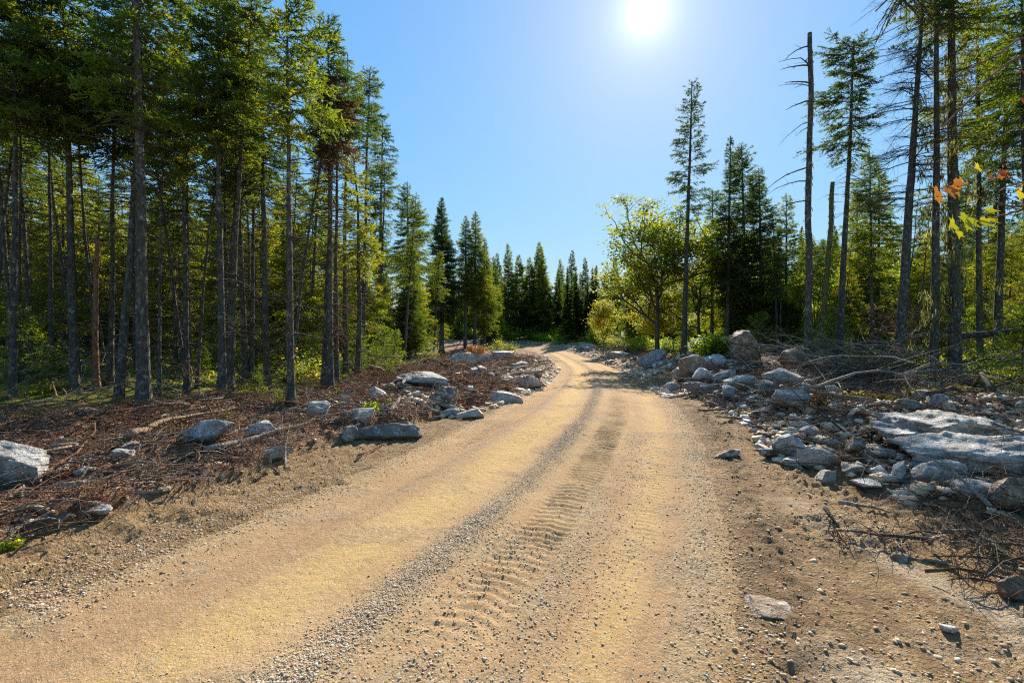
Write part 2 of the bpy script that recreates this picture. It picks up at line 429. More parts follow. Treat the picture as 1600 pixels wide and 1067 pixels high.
def dirt_nodes(N, P, nA, nB):
    vc = N.vor(P, 75, 'F1', 'Color'); vd = N.vor(P, 75)
    sv = N.n('ShaderNodeSeparateColor'); N.l(vc, sv.inputs[0])
    dirt = N.ramp(nA, [(.3, (.28, .158, .064)), (.5, (.37, .222, .094)), (.7, (.45, .285, .130))])
    dirt = N.mix(N.ramp(sv.outputs[0], [(.70, 0), (.78, .55)]), dirt, (.56, .44, .29))
    dirt = N.mix(N.ramp(sv.outputs[1], [(.80, 0), (.9, .6)]), dirt, (.18, .12, .07))
    dirt = N.mix(N.ramp(nB, [(.50, 0), (.64, .6)]), dirt, (.20, .125, .065))
    return dirt, vd
def ground_mat():
    m, t = newmat('forest_ground'); N = NT(t)
    P = N.n('ShaderNodeNewGeometry').outputs['Position']
    z = N.n('ShaderNodeSeparateColor'); N.l(N.attr('zone', 'Color'), z.inputs[0])
    deb, moss, pale = z.outputs
    nA = N.noise(P, 3, 5, .6); nB = N.noise(P, 14, 5, .7); nC = N.noise(P, 60, 3, .7); nL = N.noise(P, .8, 3)
    vc2 = N.vor(P, 24, 'F1', 'Color'); sv2 = N.n('ShaderNodeSeparateColor'); N.l(vc2, sv2.inputs[0])
    dirt, vd = dirt_nodes(N, P, nA, nB)
    dirt = N.mix(N.ramp(N.noise(P, 5, 5, .7), [(.40, .65), (.55, 0)]), dirt, (.19, .115, .055))
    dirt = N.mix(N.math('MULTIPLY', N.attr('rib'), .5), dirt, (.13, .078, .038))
    dirt = N.mix(N.math('MULTIPLY', pale, N.ramp(nB, [(.3, .2), (.6, .8)])), dirt, (.60, .49, .35))
    db = N.ramp(nB, [(.3, (.035, .017, .010)), (.42, (.15, .064, .032)), (.53, (.28, .130, .070)), (.68, (.44, .28, .17))])
    db = N.mix(N.ramp(nL, [(.5, 0), (.62, .6)]), db, N.mix(nC, (.10, .075, .055), (.30, .23, .17)))
    db = N.mix(N.ramp(sv2.outputs[0], [(.86, 0), (.9, .6)]), db, (.40, .36, .32))
    ms = N.ramp(N.noise(P, 2.2, 5, .65), [(.32, (.045, .03, .014)), (.42, (.10, .115, .016)), (.52, (.26, .28, .024)), (.63, (.46, .37, .04)), (.80, (.16, .09, .035))])
    ms = N.mix(N.ramp(nC, [(.4, .45), (.6, 0)]), ms, (.03, .03, .012))
    col = N.mix(deb, dirt, db); col = N.mix(moss, col, ms)
    col = N.mix(N.ramp(N.noise(P, 200, 2, .8), [(.3, .55), (.5, 0)]), col, (.10, .065, .035))
    h = N.math('ADD', N.math('ADD', N.math('MULTIPLY', nB, 1.6), N.math('MULTIPLY', N.noise(P, 34, 4, .7), 1.3)), N.math('ADD', N.math('MULTIPLY', nC, .9), N.math('MULTIPLY', vd, -.15)))
    N.out(N.bsdf(col, .95, N.bump(h, .85, .035), .15)); return m
M_GROUND = ground_mat()
def road_mat():
    m, t = newmat('packed_gravel_road'); N = NT(t)
    P = N.n('ShaderNodeNewGeometry').outputs['Position']
    z = N.n('ShaderNodeSeparateColor'); N.l(N.attr('zone', 'Color'), z.inputs[0])
    grav, yel, dark = z.outputs
    nA = N.noise(P, 1.4, 4, .6); nB = N.noise(P, 18, 4, .7); nC = N.noise(P, 110, 3, .75)
    v1 = N.n('ShaderNodeTexVoronoi'); v1.inputs['Scale'].default_value = 130; N.l(P, v1.inputs['Vector'])
    s1 = N.n('ShaderNodeSeparateColor'); N.l(v1.outputs['Color'], s1.inputs[0])
    v2 = N.n('ShaderNodeTexVoronoi'); v2.inputs['Scale'].default_value = 70; N.l(P, v2.inputs['Vector'])
    s2 = N.n('ShaderNodeSeparateColor'); N.l(v2.outputs['Color'], s2.inputs[0])
    col = N.ramp(nA, [(.3, (.43, .248, .105)), (.5, (.50, .305, .138)), (.7, (.56, .365, .180))])
    col = N.mix(N.math('MULTIPLY', yel, .8), col, (.62, .40, .135))
    col = N.mix(N.math('MULTIPLY', N.attr('pink'), .9), col, (.37, .205, .100))
    gcol = N.ramp(s2.outputs[0], [(0, (.11, .075, .045)), (.4, (.26, .19, .115)), (.8, (.42, .32, .21)), (1, (.62, .54, .41))])
    peb = N.ramp(s1.outputs[1], [(.70, 0), (.76, 1)])
    pc = N.ramp(s1.outputs[0], [(0, (.26, .18, .10)), (.5, (.50, .38, .23)), (1, (.68, .58, .42))])
    col = N.mix(N.math('MULTIPLY', peb, .6), col, pc)
    col = N.mix(N.math('MULTIPLY', grav, .85), col, gcol)
    col = N.mix(N.math('MULTIPLY', dark, N.ramp(nB, [(.35, .35), (.6, 1)])), col, (.150, .098, .055))
    col = N.mix(N.ramp(nB, [(.5, 0), (.75, .4)]), col, (.34, .23, .13))
    col = N.mix(N.ramp(nC, [(.35, .35), (.55, 0)]), col, (.27, .18, .10))
    dirt, _ = dirt_nodes(N, P, N.noise(P, 3, 5, .6), N.noise(P, 14, 5, .7))
    col = N.mix(N.attr('edge'), col, dirt)
    h1 = N.math('MULTIPLY', v2.outputs['Distance'], N.math('MULTIPLY', grav, -.7))
    h = N.math('ADD', h1, N.math('ADD', N.math('ADD', N.math('MULTIPLY', nB, .5), N.math('MULTIPLY', N.noise(P, 46, 3, .7), 1.0)), N.math('ADD', N.math('MULTIPLY', nC, .35), N.math('MULTIPLY', N.noise(P, 260, 2, .8), .45))))
    col = N.mix(N.ramp(N.noise(P, 230, 2, .8), [(.3, .5), (.5, 0)]), col, (.20, .125, .06))
    col = N.mix(N.ramp(N.noise(P, 190, 2, .8), [(.58, 0), (.7, .6)]), col, (.72, .58, .40))
    N.out(N.bsdf(col, .95, N.bump(h, .85, .015), .05)); return m
M_ROAD = road_mat()
def peb_mat():
    m, t = newmat('loose_pebbles'); N = NT(t)
    col = N.ramp(N.attr('tint'), [(0, (.30, .195, .11)), (.35, (.48, .33, .19)), (.7, (.62, .47, .31)), (.92, (.70, .60, .46)), (1, (.85, .82, .76))])
    P = N.n('ShaderNodeNewGeometry').outputs['Position']
    col = N.mix(N.ramp(N.noise(P, 90, 3), [(.4, .3), (.6, 0)]), col, (.2, .14, .09))
    N.out(N.bsdf(col, .85, None, .3)); return m
M_PEB = peb_mat()

# ------------------------------------------------------------------ ground sheet
def axis(lo, a, b, hi, step, growth):
    mid = np.arange(a, b, step)
    r = [b]; d = step
    while r[-1] < hi: r.append(r[-1] + d); d *= growth
    l = [a - step]; d = step
    while l[-1] > lo: l.append(l[-1] - d); d *= growth
    return np.r_[l[::-1], mid, r]
def grid_faces(nx, ny):
    i = np.arange(nx - 1)[None, :]; j = np.arange(ny - 1)[:, None]
    a = j * nx + i
    return np.stack([a, a + 1, a + nx + 1, a + nx], -1).reshape(-1, 4)
def color_attr(me, arr):
    ca = me.attributes.new('zone', 'FLOAT_COLOR', 'POINT')
    ca.data.foreach_set('color', np.c_[arr, np.ones(len(arr))].astype(np.float32).ravel())
def build_ground():
    xs = axis(-350, -5.6, 7.4, 350, .032, 1.028); ys = axis(-70, 1.6, 7.6, 420, .027, 1.016)
    X, Y = np.meshgrid(xs, ys); x, y = X.ravel(), Y.ravel()
    s, t = road_st(x, y)
    z = ground_h(x, y, s, t)
    mb = MB(); mb.add(np.c_[x, y, z], grid_faces(len(xs), len(ys)))
    me = mb.mesh('ground', [M_GROUND])
    deb, moss = zones(x, y, t)
    pale = (t > 0) * (1 - deb) * ss(-.12, .3, fbm(x * .9 + y * .5, y * .5, 3, 61) + .9 * np.exp(-((x - 2.75 + (y - 3) * .25) / .35) ** 2) * ss(5.5, 3.5, y) - .25)
    pale = pale * ss(HW + .15, HW + .8, t)
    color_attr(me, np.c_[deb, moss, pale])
    rb = (t < 0) * (1 - deb) * ss(-3.6, -3.2, t) * ss(7.5, 6, y) * ss(-.5, .1, fbm(x * 1.1, y * 1.1, 2, 51) + .1) * ss(.1, -.8, np.sin(t * 50 + 2.2 * fbm(x * 1.5, y * 1.5, 2, 53))) * np.clip(.8 + 1.2 * fbm(x * 6, y * 6, 3, 57), 0, 1.2)  # groove shade between the left ribs, painted into the dirt colour
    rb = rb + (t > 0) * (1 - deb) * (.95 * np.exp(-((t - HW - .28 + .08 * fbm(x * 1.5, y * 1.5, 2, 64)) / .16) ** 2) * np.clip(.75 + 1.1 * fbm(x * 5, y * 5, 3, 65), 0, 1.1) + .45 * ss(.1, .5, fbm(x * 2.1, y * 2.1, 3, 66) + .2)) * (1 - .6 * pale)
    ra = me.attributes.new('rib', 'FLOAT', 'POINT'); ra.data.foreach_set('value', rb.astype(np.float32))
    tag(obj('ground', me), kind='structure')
build_ground()

def road_h(x, y, s, t):
    wob = .07 * fbm(s * .35, s * 0 + 3, 2, 71)
    z = zp(y) + .035 * (1 - (t / HW) ** 2)
    tw = t + wob
    def ridge(c, wd): return np.exp(-((tw - c) / wd) ** 2)
    near = ss(30, 14, s)
    # loose windrows, compacted wheel paths, long ruts, tread marks
    brk = .75 + .7 * fbm(x * 1.3, y * 1.3, 3, 73)
    g = 1.1 * ridge(.04, .14) + .95 * ridge(1.74, .18) + .75 * ridge(-1.8, .14) + .65 * ridge(.96 - .12 * ss(0, 3, s), .13) * ss(7, 2, s) + .6 * ridge(-1.0, .10) * ss(1, 5, s) + .9 * ridge(.5, .3) * ss(2.1, 1.2, s)
    g = np.clip(g * brk, 0, 1)
    g = np.clip(g + .45 * ss(.2, .5, fbm(x * 1.9, y * 1.9, 3, 75)), 0, 1)
    yel = np.clip(ridge(-.58, .26) * (.9 + .5 * fbm(x * .7, y * .7, 2, 77)) + .7 * ridge(1.28, .13), 0, 1)
    z = z - .022 * (ridge(-.6, .28) + ridge(1.28, .22)) - .018 * ridge(-1.42, .2) + .036 * ridge(.04, .13) * brk + .016 * ridge(-1.0, .09) * brk + .014 * (ridge(.30, .05) + ridge(.80, .05)) * brk + .012 * ridge(-1.66, .06)
    z = z + g * .010 * (1 + .9 * fbm(x * 20, y * 20, 3, 79, .75))
    z = z + .007 * fbm(x * 2.5, y * 2.5, 3, 81) + .006 * fbm(x * 24, y * 24, 3, 83, .8)
    for c_, w_, a_ in ((-1.27, .030, .014), (-.86, .024, .011), (-.36, .03, .013), (1.08, .026, .012), (1.47, .030, .013), (-1.55, .035, .014), (.92, .022, .009), (-1.72, .03, .012), (1.6, .022, .01)):
        z = z - a_ * np.exp(-((tw - c_ - .03 * fbm(s * .6, s * 0 + c_ * 9, 2, 84)) / w_) ** 2) * ss(-.5, .1, fbm(s * .8, s * 0 + c_ * 5, 2, 86))
    groove = 0
    for c_ in (-1.27, -.86, -.36, 1.08, 1.47, -1.55, .92):
        groove = groove + np.exp(-((tw - c_ - .03 * fbm(s * .6, s * 0 + c_ * 9, 2, 84)) / .03) ** 2) * ss(-.5, .1, fbm(s * .8, s * 0 + c_ * 5, 2, 86))
    # broken chevron tread
    def tread(c, half, amp, per, a, b, e, f, sd):
        tb = ss(half, half - .10, np.abs(tw - c + .02 * fbm(s * 2, t * 2, 2, sd + 5))) * ss(a, b, s) * ss(f, e, s) * np.clip(.8 + .8 * fbm(x * 2.2, y * 2.2, 3, sd), .45, 1.15)
        ph = s * (2 * math.pi / per) + np.abs(tw - c) * 22 + 4.5 * fbm(x * 2.4, y * 2.4, 3, sd + 2)
        return tb, tb * amp * np.clip(np.sin(ph) * 1.2 + 1.1 * fbm(x * 19, y * 19, 3, sd + 3, .7), -1, 1)
    tb, dz = tread(.56, .24, .0095, .092, 1.2, 2.0, 9, 26, 85); z = z + dz - tb * .012
    for q_ in ((-1.28, .19, .0055, .09, 3, 6, 12, 30, 111), (-.60, .22, .004, .10, 4, 6, 14, 30, 121), (1.28, .14, .004, .08, 2, 4, 12, 30, 131)):
        z = z + tread(*q_)[1]
    z = z + .0026 * np.sin(tw * 90 + 2 * fbm(s * .5, t * 3, 2, 89)) * ss(-.4, .3, fbm(s * .4, t * 2, 2, 90))
    dark = np.clip(.8 * groove + .6 * ridge(.55, .2) * ss(3.0, 5.5, s) * ss(30, 12, s) + .5 * ridge(.03, .13) + .8 * ridge(-1.5, .07) + .85 * ridge(-1.0, .07) + .5 * ridge(1.0, .05) + .6 * ridge(-.34, .045) + .6 * ridge(1.52, .05) + .4 * ridge(-1.72, .05), 0, 1) * np.clip(.85 + .8 * fbm(x * 2, y * 2, 3, 93), 0, 1)
    edge = ss(HW - .1, HW + .42, np.abs(t) + .15 * fbm(x * 1.7, y * 1.7, 3, 91) + .05 * fbm(x * 9, y * 9, 2, 92))
    z = z - edge * .12
    dark = np.clip(.85 * ridge(.55, .2) * ss(3.0, 5.5, s) * ss(17, 10, s) + .5 * ridge(.02, .2) * ss(2.5, 5, s) + .35 * ridge(-1.5, .08) + .4 * ridge(-1.05, .06), 0, 1) * (.6 + .5 * fbm(x * 2, y * 2, 2, 93))
    return z, g, yel, dark, edge
ROAD_N0 = int(np.searchsorted(CS, CS[np.argmin(np.hypot(CL[:, 0] + 1.1, CL[:, 1] - 2.0))] - 1.2))
ROAD_S0 = CS[ROAD_N0]
def build_road():
    s0 = ROAD_S0
    ss_ = [0.0]; d = .022
    while ss_[-1] < CS[-1] - 2:
        y = ss_[-1]
        d = .018 if y < 7 else d * 1.012
        ss_.append(y + min(d, .8))
    back = -np.geomspace(.05, s0 - 1, 60)[::-1]
    S = np.r_[back, ss_] + s0
    Tn = np.linspace(-HW - .45, HW + .45, 300)
    cx = np.interp(S, CS, CL[:, 0]); cy = np.interp(S, CS, CL[:, 1])
    nx_ = np.interp(S, CS, CN[:, 0]); ny_ = np.interp(S, CS, CN[:, 1])
    TT, SS = np.meshgrid(Tn, S)
    x = (cx[:, None] + TT * nx_[:, None]).ravel(); y = (cy[:, None] + TT * ny_[:, None]).ravel()
    t = TT.ravel(); s = SS.ravel() - s0
    z, g, yel, dark, edge = road_h(x, y, s, t)
    mb = MB(); mb.add(np.c_[x, y, z], grid_faces(len(Tn), len(S))[:, ::-1])
    me = mb.mesh('road', [M_ROAD]); color_attr(me, np.clip(np.c_[g, yel, dark], 0, 1))
    tw = t + .07 * fbm(s * .35, s * 0 + 3, 2, 71)
    pa = me.attributes.new('pink', 'FLOAT', 'POINT'); pa.data.foreach_set('value', np.clip((np.exp(-((tw + 1.2) / .32) ** 2) + .7 * np.exp(-((tw - .95) / .10) ** 2) + .8 * np.exp(-((tw - 1.5) / .12) ** 2)) * (.75 + .6 * fbm(x * .9, y * .9, 3, 97)), 0, 1).astype(np.float32))
    ea = me.attributes.new('edge', 'FLOAT', 'POINT'); ea.data.foreach_set('value', ss(HW - .22, HW + .12, np.abs(t) + .18 * fbm(x * 1.3, y * 1.3, 3, 95)).astype(np.float32))
    tag(obj('road', me), kind='structure')
build_road()

# ------------------------------------------------------------------ loose stones as masses
OCT = np.array([(1, 0, 0), (0, 1, 0), (-1, 0, 0), (0, -1, 0), (.1, .1, 1), (0, 0, -1)], float)
OCF = np.array([(0, 1, 4), (1, 2, 4), (2, 3, 4), (3, 0, 4), (1, 0, 5), (2, 1, 5), (3, 2, 5), (0, 3, 5)])
BX = np.array([(-1, -1, -.6), (1, -.9, -.7), (1, 1, -.6), (-.9, 1, -.6), (-.6, -.7, .7), (.7, -.5, .9), (.6, .7, .6), (-.7, .5, .8)], float)
BXF = np.array([(0, 3, 2, 1), (4, 5, 6, 7), (0, 1, 5, 4), (1, 2, 6, 5), (2, 3, 7, 6), (3, 0, 4, 7)])
def stones(mb, x, y, size, rng, tint, sink=.42, flat=.5):
    n = len(x)
    z = ground_h(x, y)
    s, t = road_st(x, y)
    z = np.where(np.abs(t) < HW + .4, np.maximum(z, road_h(x, y, s - ROAD_S0, t)[0]), z)
    for k, (VV, FF) in enumerate(((OCT, OCF), (BX * .8, BXF))):
        ix = np.arange(n)[k::2]; m = len(ix)
        if m == 0: continue
        sc = size[ix, None] * rng.uniform(.6, 1.25, (m, 3)) * np.array([1, 1, flat])
        V = (VV[None] + rng.normal(0, .13, (m,) + VV.shape)) * sc[:, None, :] * .5
        a = rng.uniform(0, 2 * math.pi, m); b = rng.normal(0, .35, m)
        ca, sa, cb, sb = np.cos(a), np.sin(a), np.cos(b), np.sin(b)
        Vy = V[..., 1] * cb[:, None] - V[..., 2] * sb[:, None]; Vz = V[..., 1] * sb[:, None] + V[..., 2] * cb[:, None]
        Vx = V[..., 0] * ca[:, None] - Vy * sa[:, None]; Vy = V[..., 0] * sa[:, None] + Vy * ca[:, None]
        P = np.stack([Vx + x[ix, None], Vy + y[ix, None], Vz + (z[ix] + size[ix] * flat * (.5 - sink) * .7 + size[ix] * .05 + .001)[:, None]], -1)
        Fc = (FF[None] + np.arange(m)[:, None, None] * len(VV)).reshape(-1, FF.shape[1])
        mb.add(P.reshape(-1, 3), Fc, 0, np.repeat(tint[ix], len(VV)))
def st_to_xy(s, t):
    s = s + ROAD_S0
    return np.interp(s, CS, CL[:, 0]) + t * np.interp(s, CS, CN[:, 0]), np.interp(s, CS, CL[:, 1]) + t * np.interp(s, CS, CN[:, 1])
def build_gravel():
    r = np.random.default_rng(5)
    mb = MB()
    def band(n, smax, c, wd, lo, hi, p=1.6, ba=2, bb=2):
        s = smax * r.uniform(0, 1, n) ** p + .9; t = r.normal(c, wd, n)
        x, y = st_to_xy(s, t)
        k = y > 1.3
        x, y = x[k], y[k]
        stones(mb, x, y, r.uniform(lo, hi, len(x)) * r.uniform(.5, 1, len(x)), r, r.beta(ba, bb, len(x)))
    band(21000, 16, .04, .085, .006, .018, 1.7, 3.0, 1.9)
    band(2600, 2.2, .5, .30, .006, .024, 1)
    band(7000, 13, 1.84, .18, .007, .026)
    band(9000, 13, -1.95, .26, .007, .026)
    band(2200, 6, 1.0, .16, .008, .024)
    s = 10 * r.uniform(0, 1, 9000) ** 1.6 + .8; t = r.uniform(-1.9, 1.9, 9000)
    x, y = st_to_xy(s, t); k = vnoise(x * 2, y * 2, 5) + r.uniform(-.6, .6, 9000) > .1; x, y = x[k], y[k]; stones(mb, x, y, r.uniform(.004, .012, len(x)), r, r.beta(2.5, 2, len(x)))
    tag(obj('gravel', mb.mesh('gravel', [M_PEB], False)), kind='stuff')
    mb = MB()
    # clods and stones on the bare right shoulder
    n = 17000
    y = 1.7 + 8 * r.uniform(0, 1, n) ** 1.5; x = r.uniform(.8, 4.2, n) + (y - 3) * .15
    s, t = road_st(x, y); deb, moss = zones(x, y, t)
    k = (t > HW + .02) & (deb < .7) & (vnoise(x * 1.3, y * 1.3, 99) > -.55 + r.uniform(-.4, .4, n))
    x, y = x[k], y[k]; n = len(x)
    sz = .007 + .03 * r.uniform(0, 1, n) ** 5 + .035 * (r.uniform(0, 1, n) < .008)
    stones(mb, x, y, sz, r, r.beta(1.5, 2.6, n) * .95)
    n = 8000
    y = 2.0 + 7 * r.uniform(0, 1, n) ** 1.3; x = np.interp(y, *LD) + r.uniform(-.3, 2.2, n)
    s, t = road_st(x, y); k = (t < -HW) & (t > -4)
    x, y = x[k], y[k]; stones(mb, x, y, .006 + .024 * r.uniform(0, 1, len(x)) ** 4, r, r.beta(1.6, 2.4, len(x)) * .9)
    tag(obj('shoulder_gravel', mb.mesh('shoulder_gravel', [M_PEB], False)), kind='stuff')
    # broken rubble in the cleared strips
    mb = MB()
    def rub(n, fx, lo, hi, t0=0, t1=1):
        y = fx[0] + (fx[1] - fx[0]) * r.uniform(0, 1, n) ** 1.5
        a, b = fx[2](y), fx[3](y)
        x = a + (b - a) * r.uniform(0, 1, n) ** 1.25
        k = (vnoise(x * .8, y * .8, 7) + r.uniform(-.6, .6, n)) > -.15
        x, y = x[k], y[k]
        stones(mb, x, y, lo + (hi - lo) * r.uniform(0, 1, len(x)) ** 3, r, t0 + (t1 - t0) * r.beta(2.6, 1.6, len(x)))
    rub(5600, (3, 13, lambda y: np.interp(y, *RD), lambda y: np.interp(y, *RD) + 4), .03, .26, .35, 1)
    rub(5200, (12, 62, lambda y: np.interp(y, *RD) - .6, lambda y: np.interp(y, *RD) + 3.2), .06, .36, .2, 1)
    rub(1300, (60, 74, lambda y: np.interp(y, *RD) - .2, lambda y: np.interp(y, *RD) + 5), .10, .45, .3, 1)
    rub(5000, (9, 50, lambda y: np.interp(y, *LD) + .5, lambda y: np.interp(y, *LD) - 2.6), .06, .34, .3, 1)
    rub(1500, (3, 12, lambda y: np.interp(y, *LD), lambda y: np.interp(y, *LD) - 3.5), .02, .09)
    tag(obj('rubble', mb.mesh('rubble', [M_PEB], False)), kind='stuff')
build_gravel()

# ------------------------------------------------------------------ rocks
def ico(sub):
    import bmesh
    bm = bmesh.new(); bmesh.ops.create_icosphere(bm, subdivisions=sub, radius=1)
    V = np.array([v.co[:] for v in bm.verts]); Fc = np.array([[v.index for v in f.verts] for f in bm.faces]); bm.free()
    return V, Fc
ICO5, ICO4, ICO3 = ico(5), ico(4), ico(3)
def rock_mesh(seed, dims, mat, base=ICO4, cuts=13, rough=.05, style='block'):
    r = np.random.default_rng(seed)
    V, Fc = base; V = V.copy()
    V = V * (1 + .12 * noise3(V, 1.1, seed))[:, None]
    if style == 'block':
        V = np.sign(V) * np.abs(V) ** .72
    for k in range(cuts):
        n = nz(r.normal(0, 1, 3) * np.array([1, 1, .8])); d = r.uniform(.42, .86) if style == 'block' else r.uniform(.6, .92)
        e = V @ n - d
        V = V - np.where(e > 0, e * .97, 0)[:, None] * n
    if style == 'slab':
        lay = V[:, 2] * .9 + V[:, 0] * .35 + .25 * noise3(V, 1.0, seed + 3)
        st = np.floor(lay * 5) / 5; fr = lay - st
        V = V * (1 + (.13 * (fr * 5) ** 2 * .6 + .10 * np.sin(lay * 9))[:, None] * np.array([1, 1, .35]))
    V = V + nz(V) * (.05 * np.abs(noise3(V, 2.4, seed + 11)) + .03 * np.abs(noise3(V, 6, seed + 12)))[:, None] * (1 if style == 'block' else .6)
    V = V + V * (rough * noise3(V, 3.2, seed + 1) + rough * .7 * noise3(V, 8, seed + 2) + rough * .45 * noise3(V, 19, seed + 6) + rough * .25 * noise3(V, 41, seed + 8))[:, None]
    mn, mxv = V.min(0), V.max(0)
    V = (V - (mn + mxv) / 2) / (mxv - mn) * np.array(dims)
    V[:, 2] += dims[2] * .5
    mb = MB(); mb.add(V, Fc); return mb.mesh('rock', [mat], False)
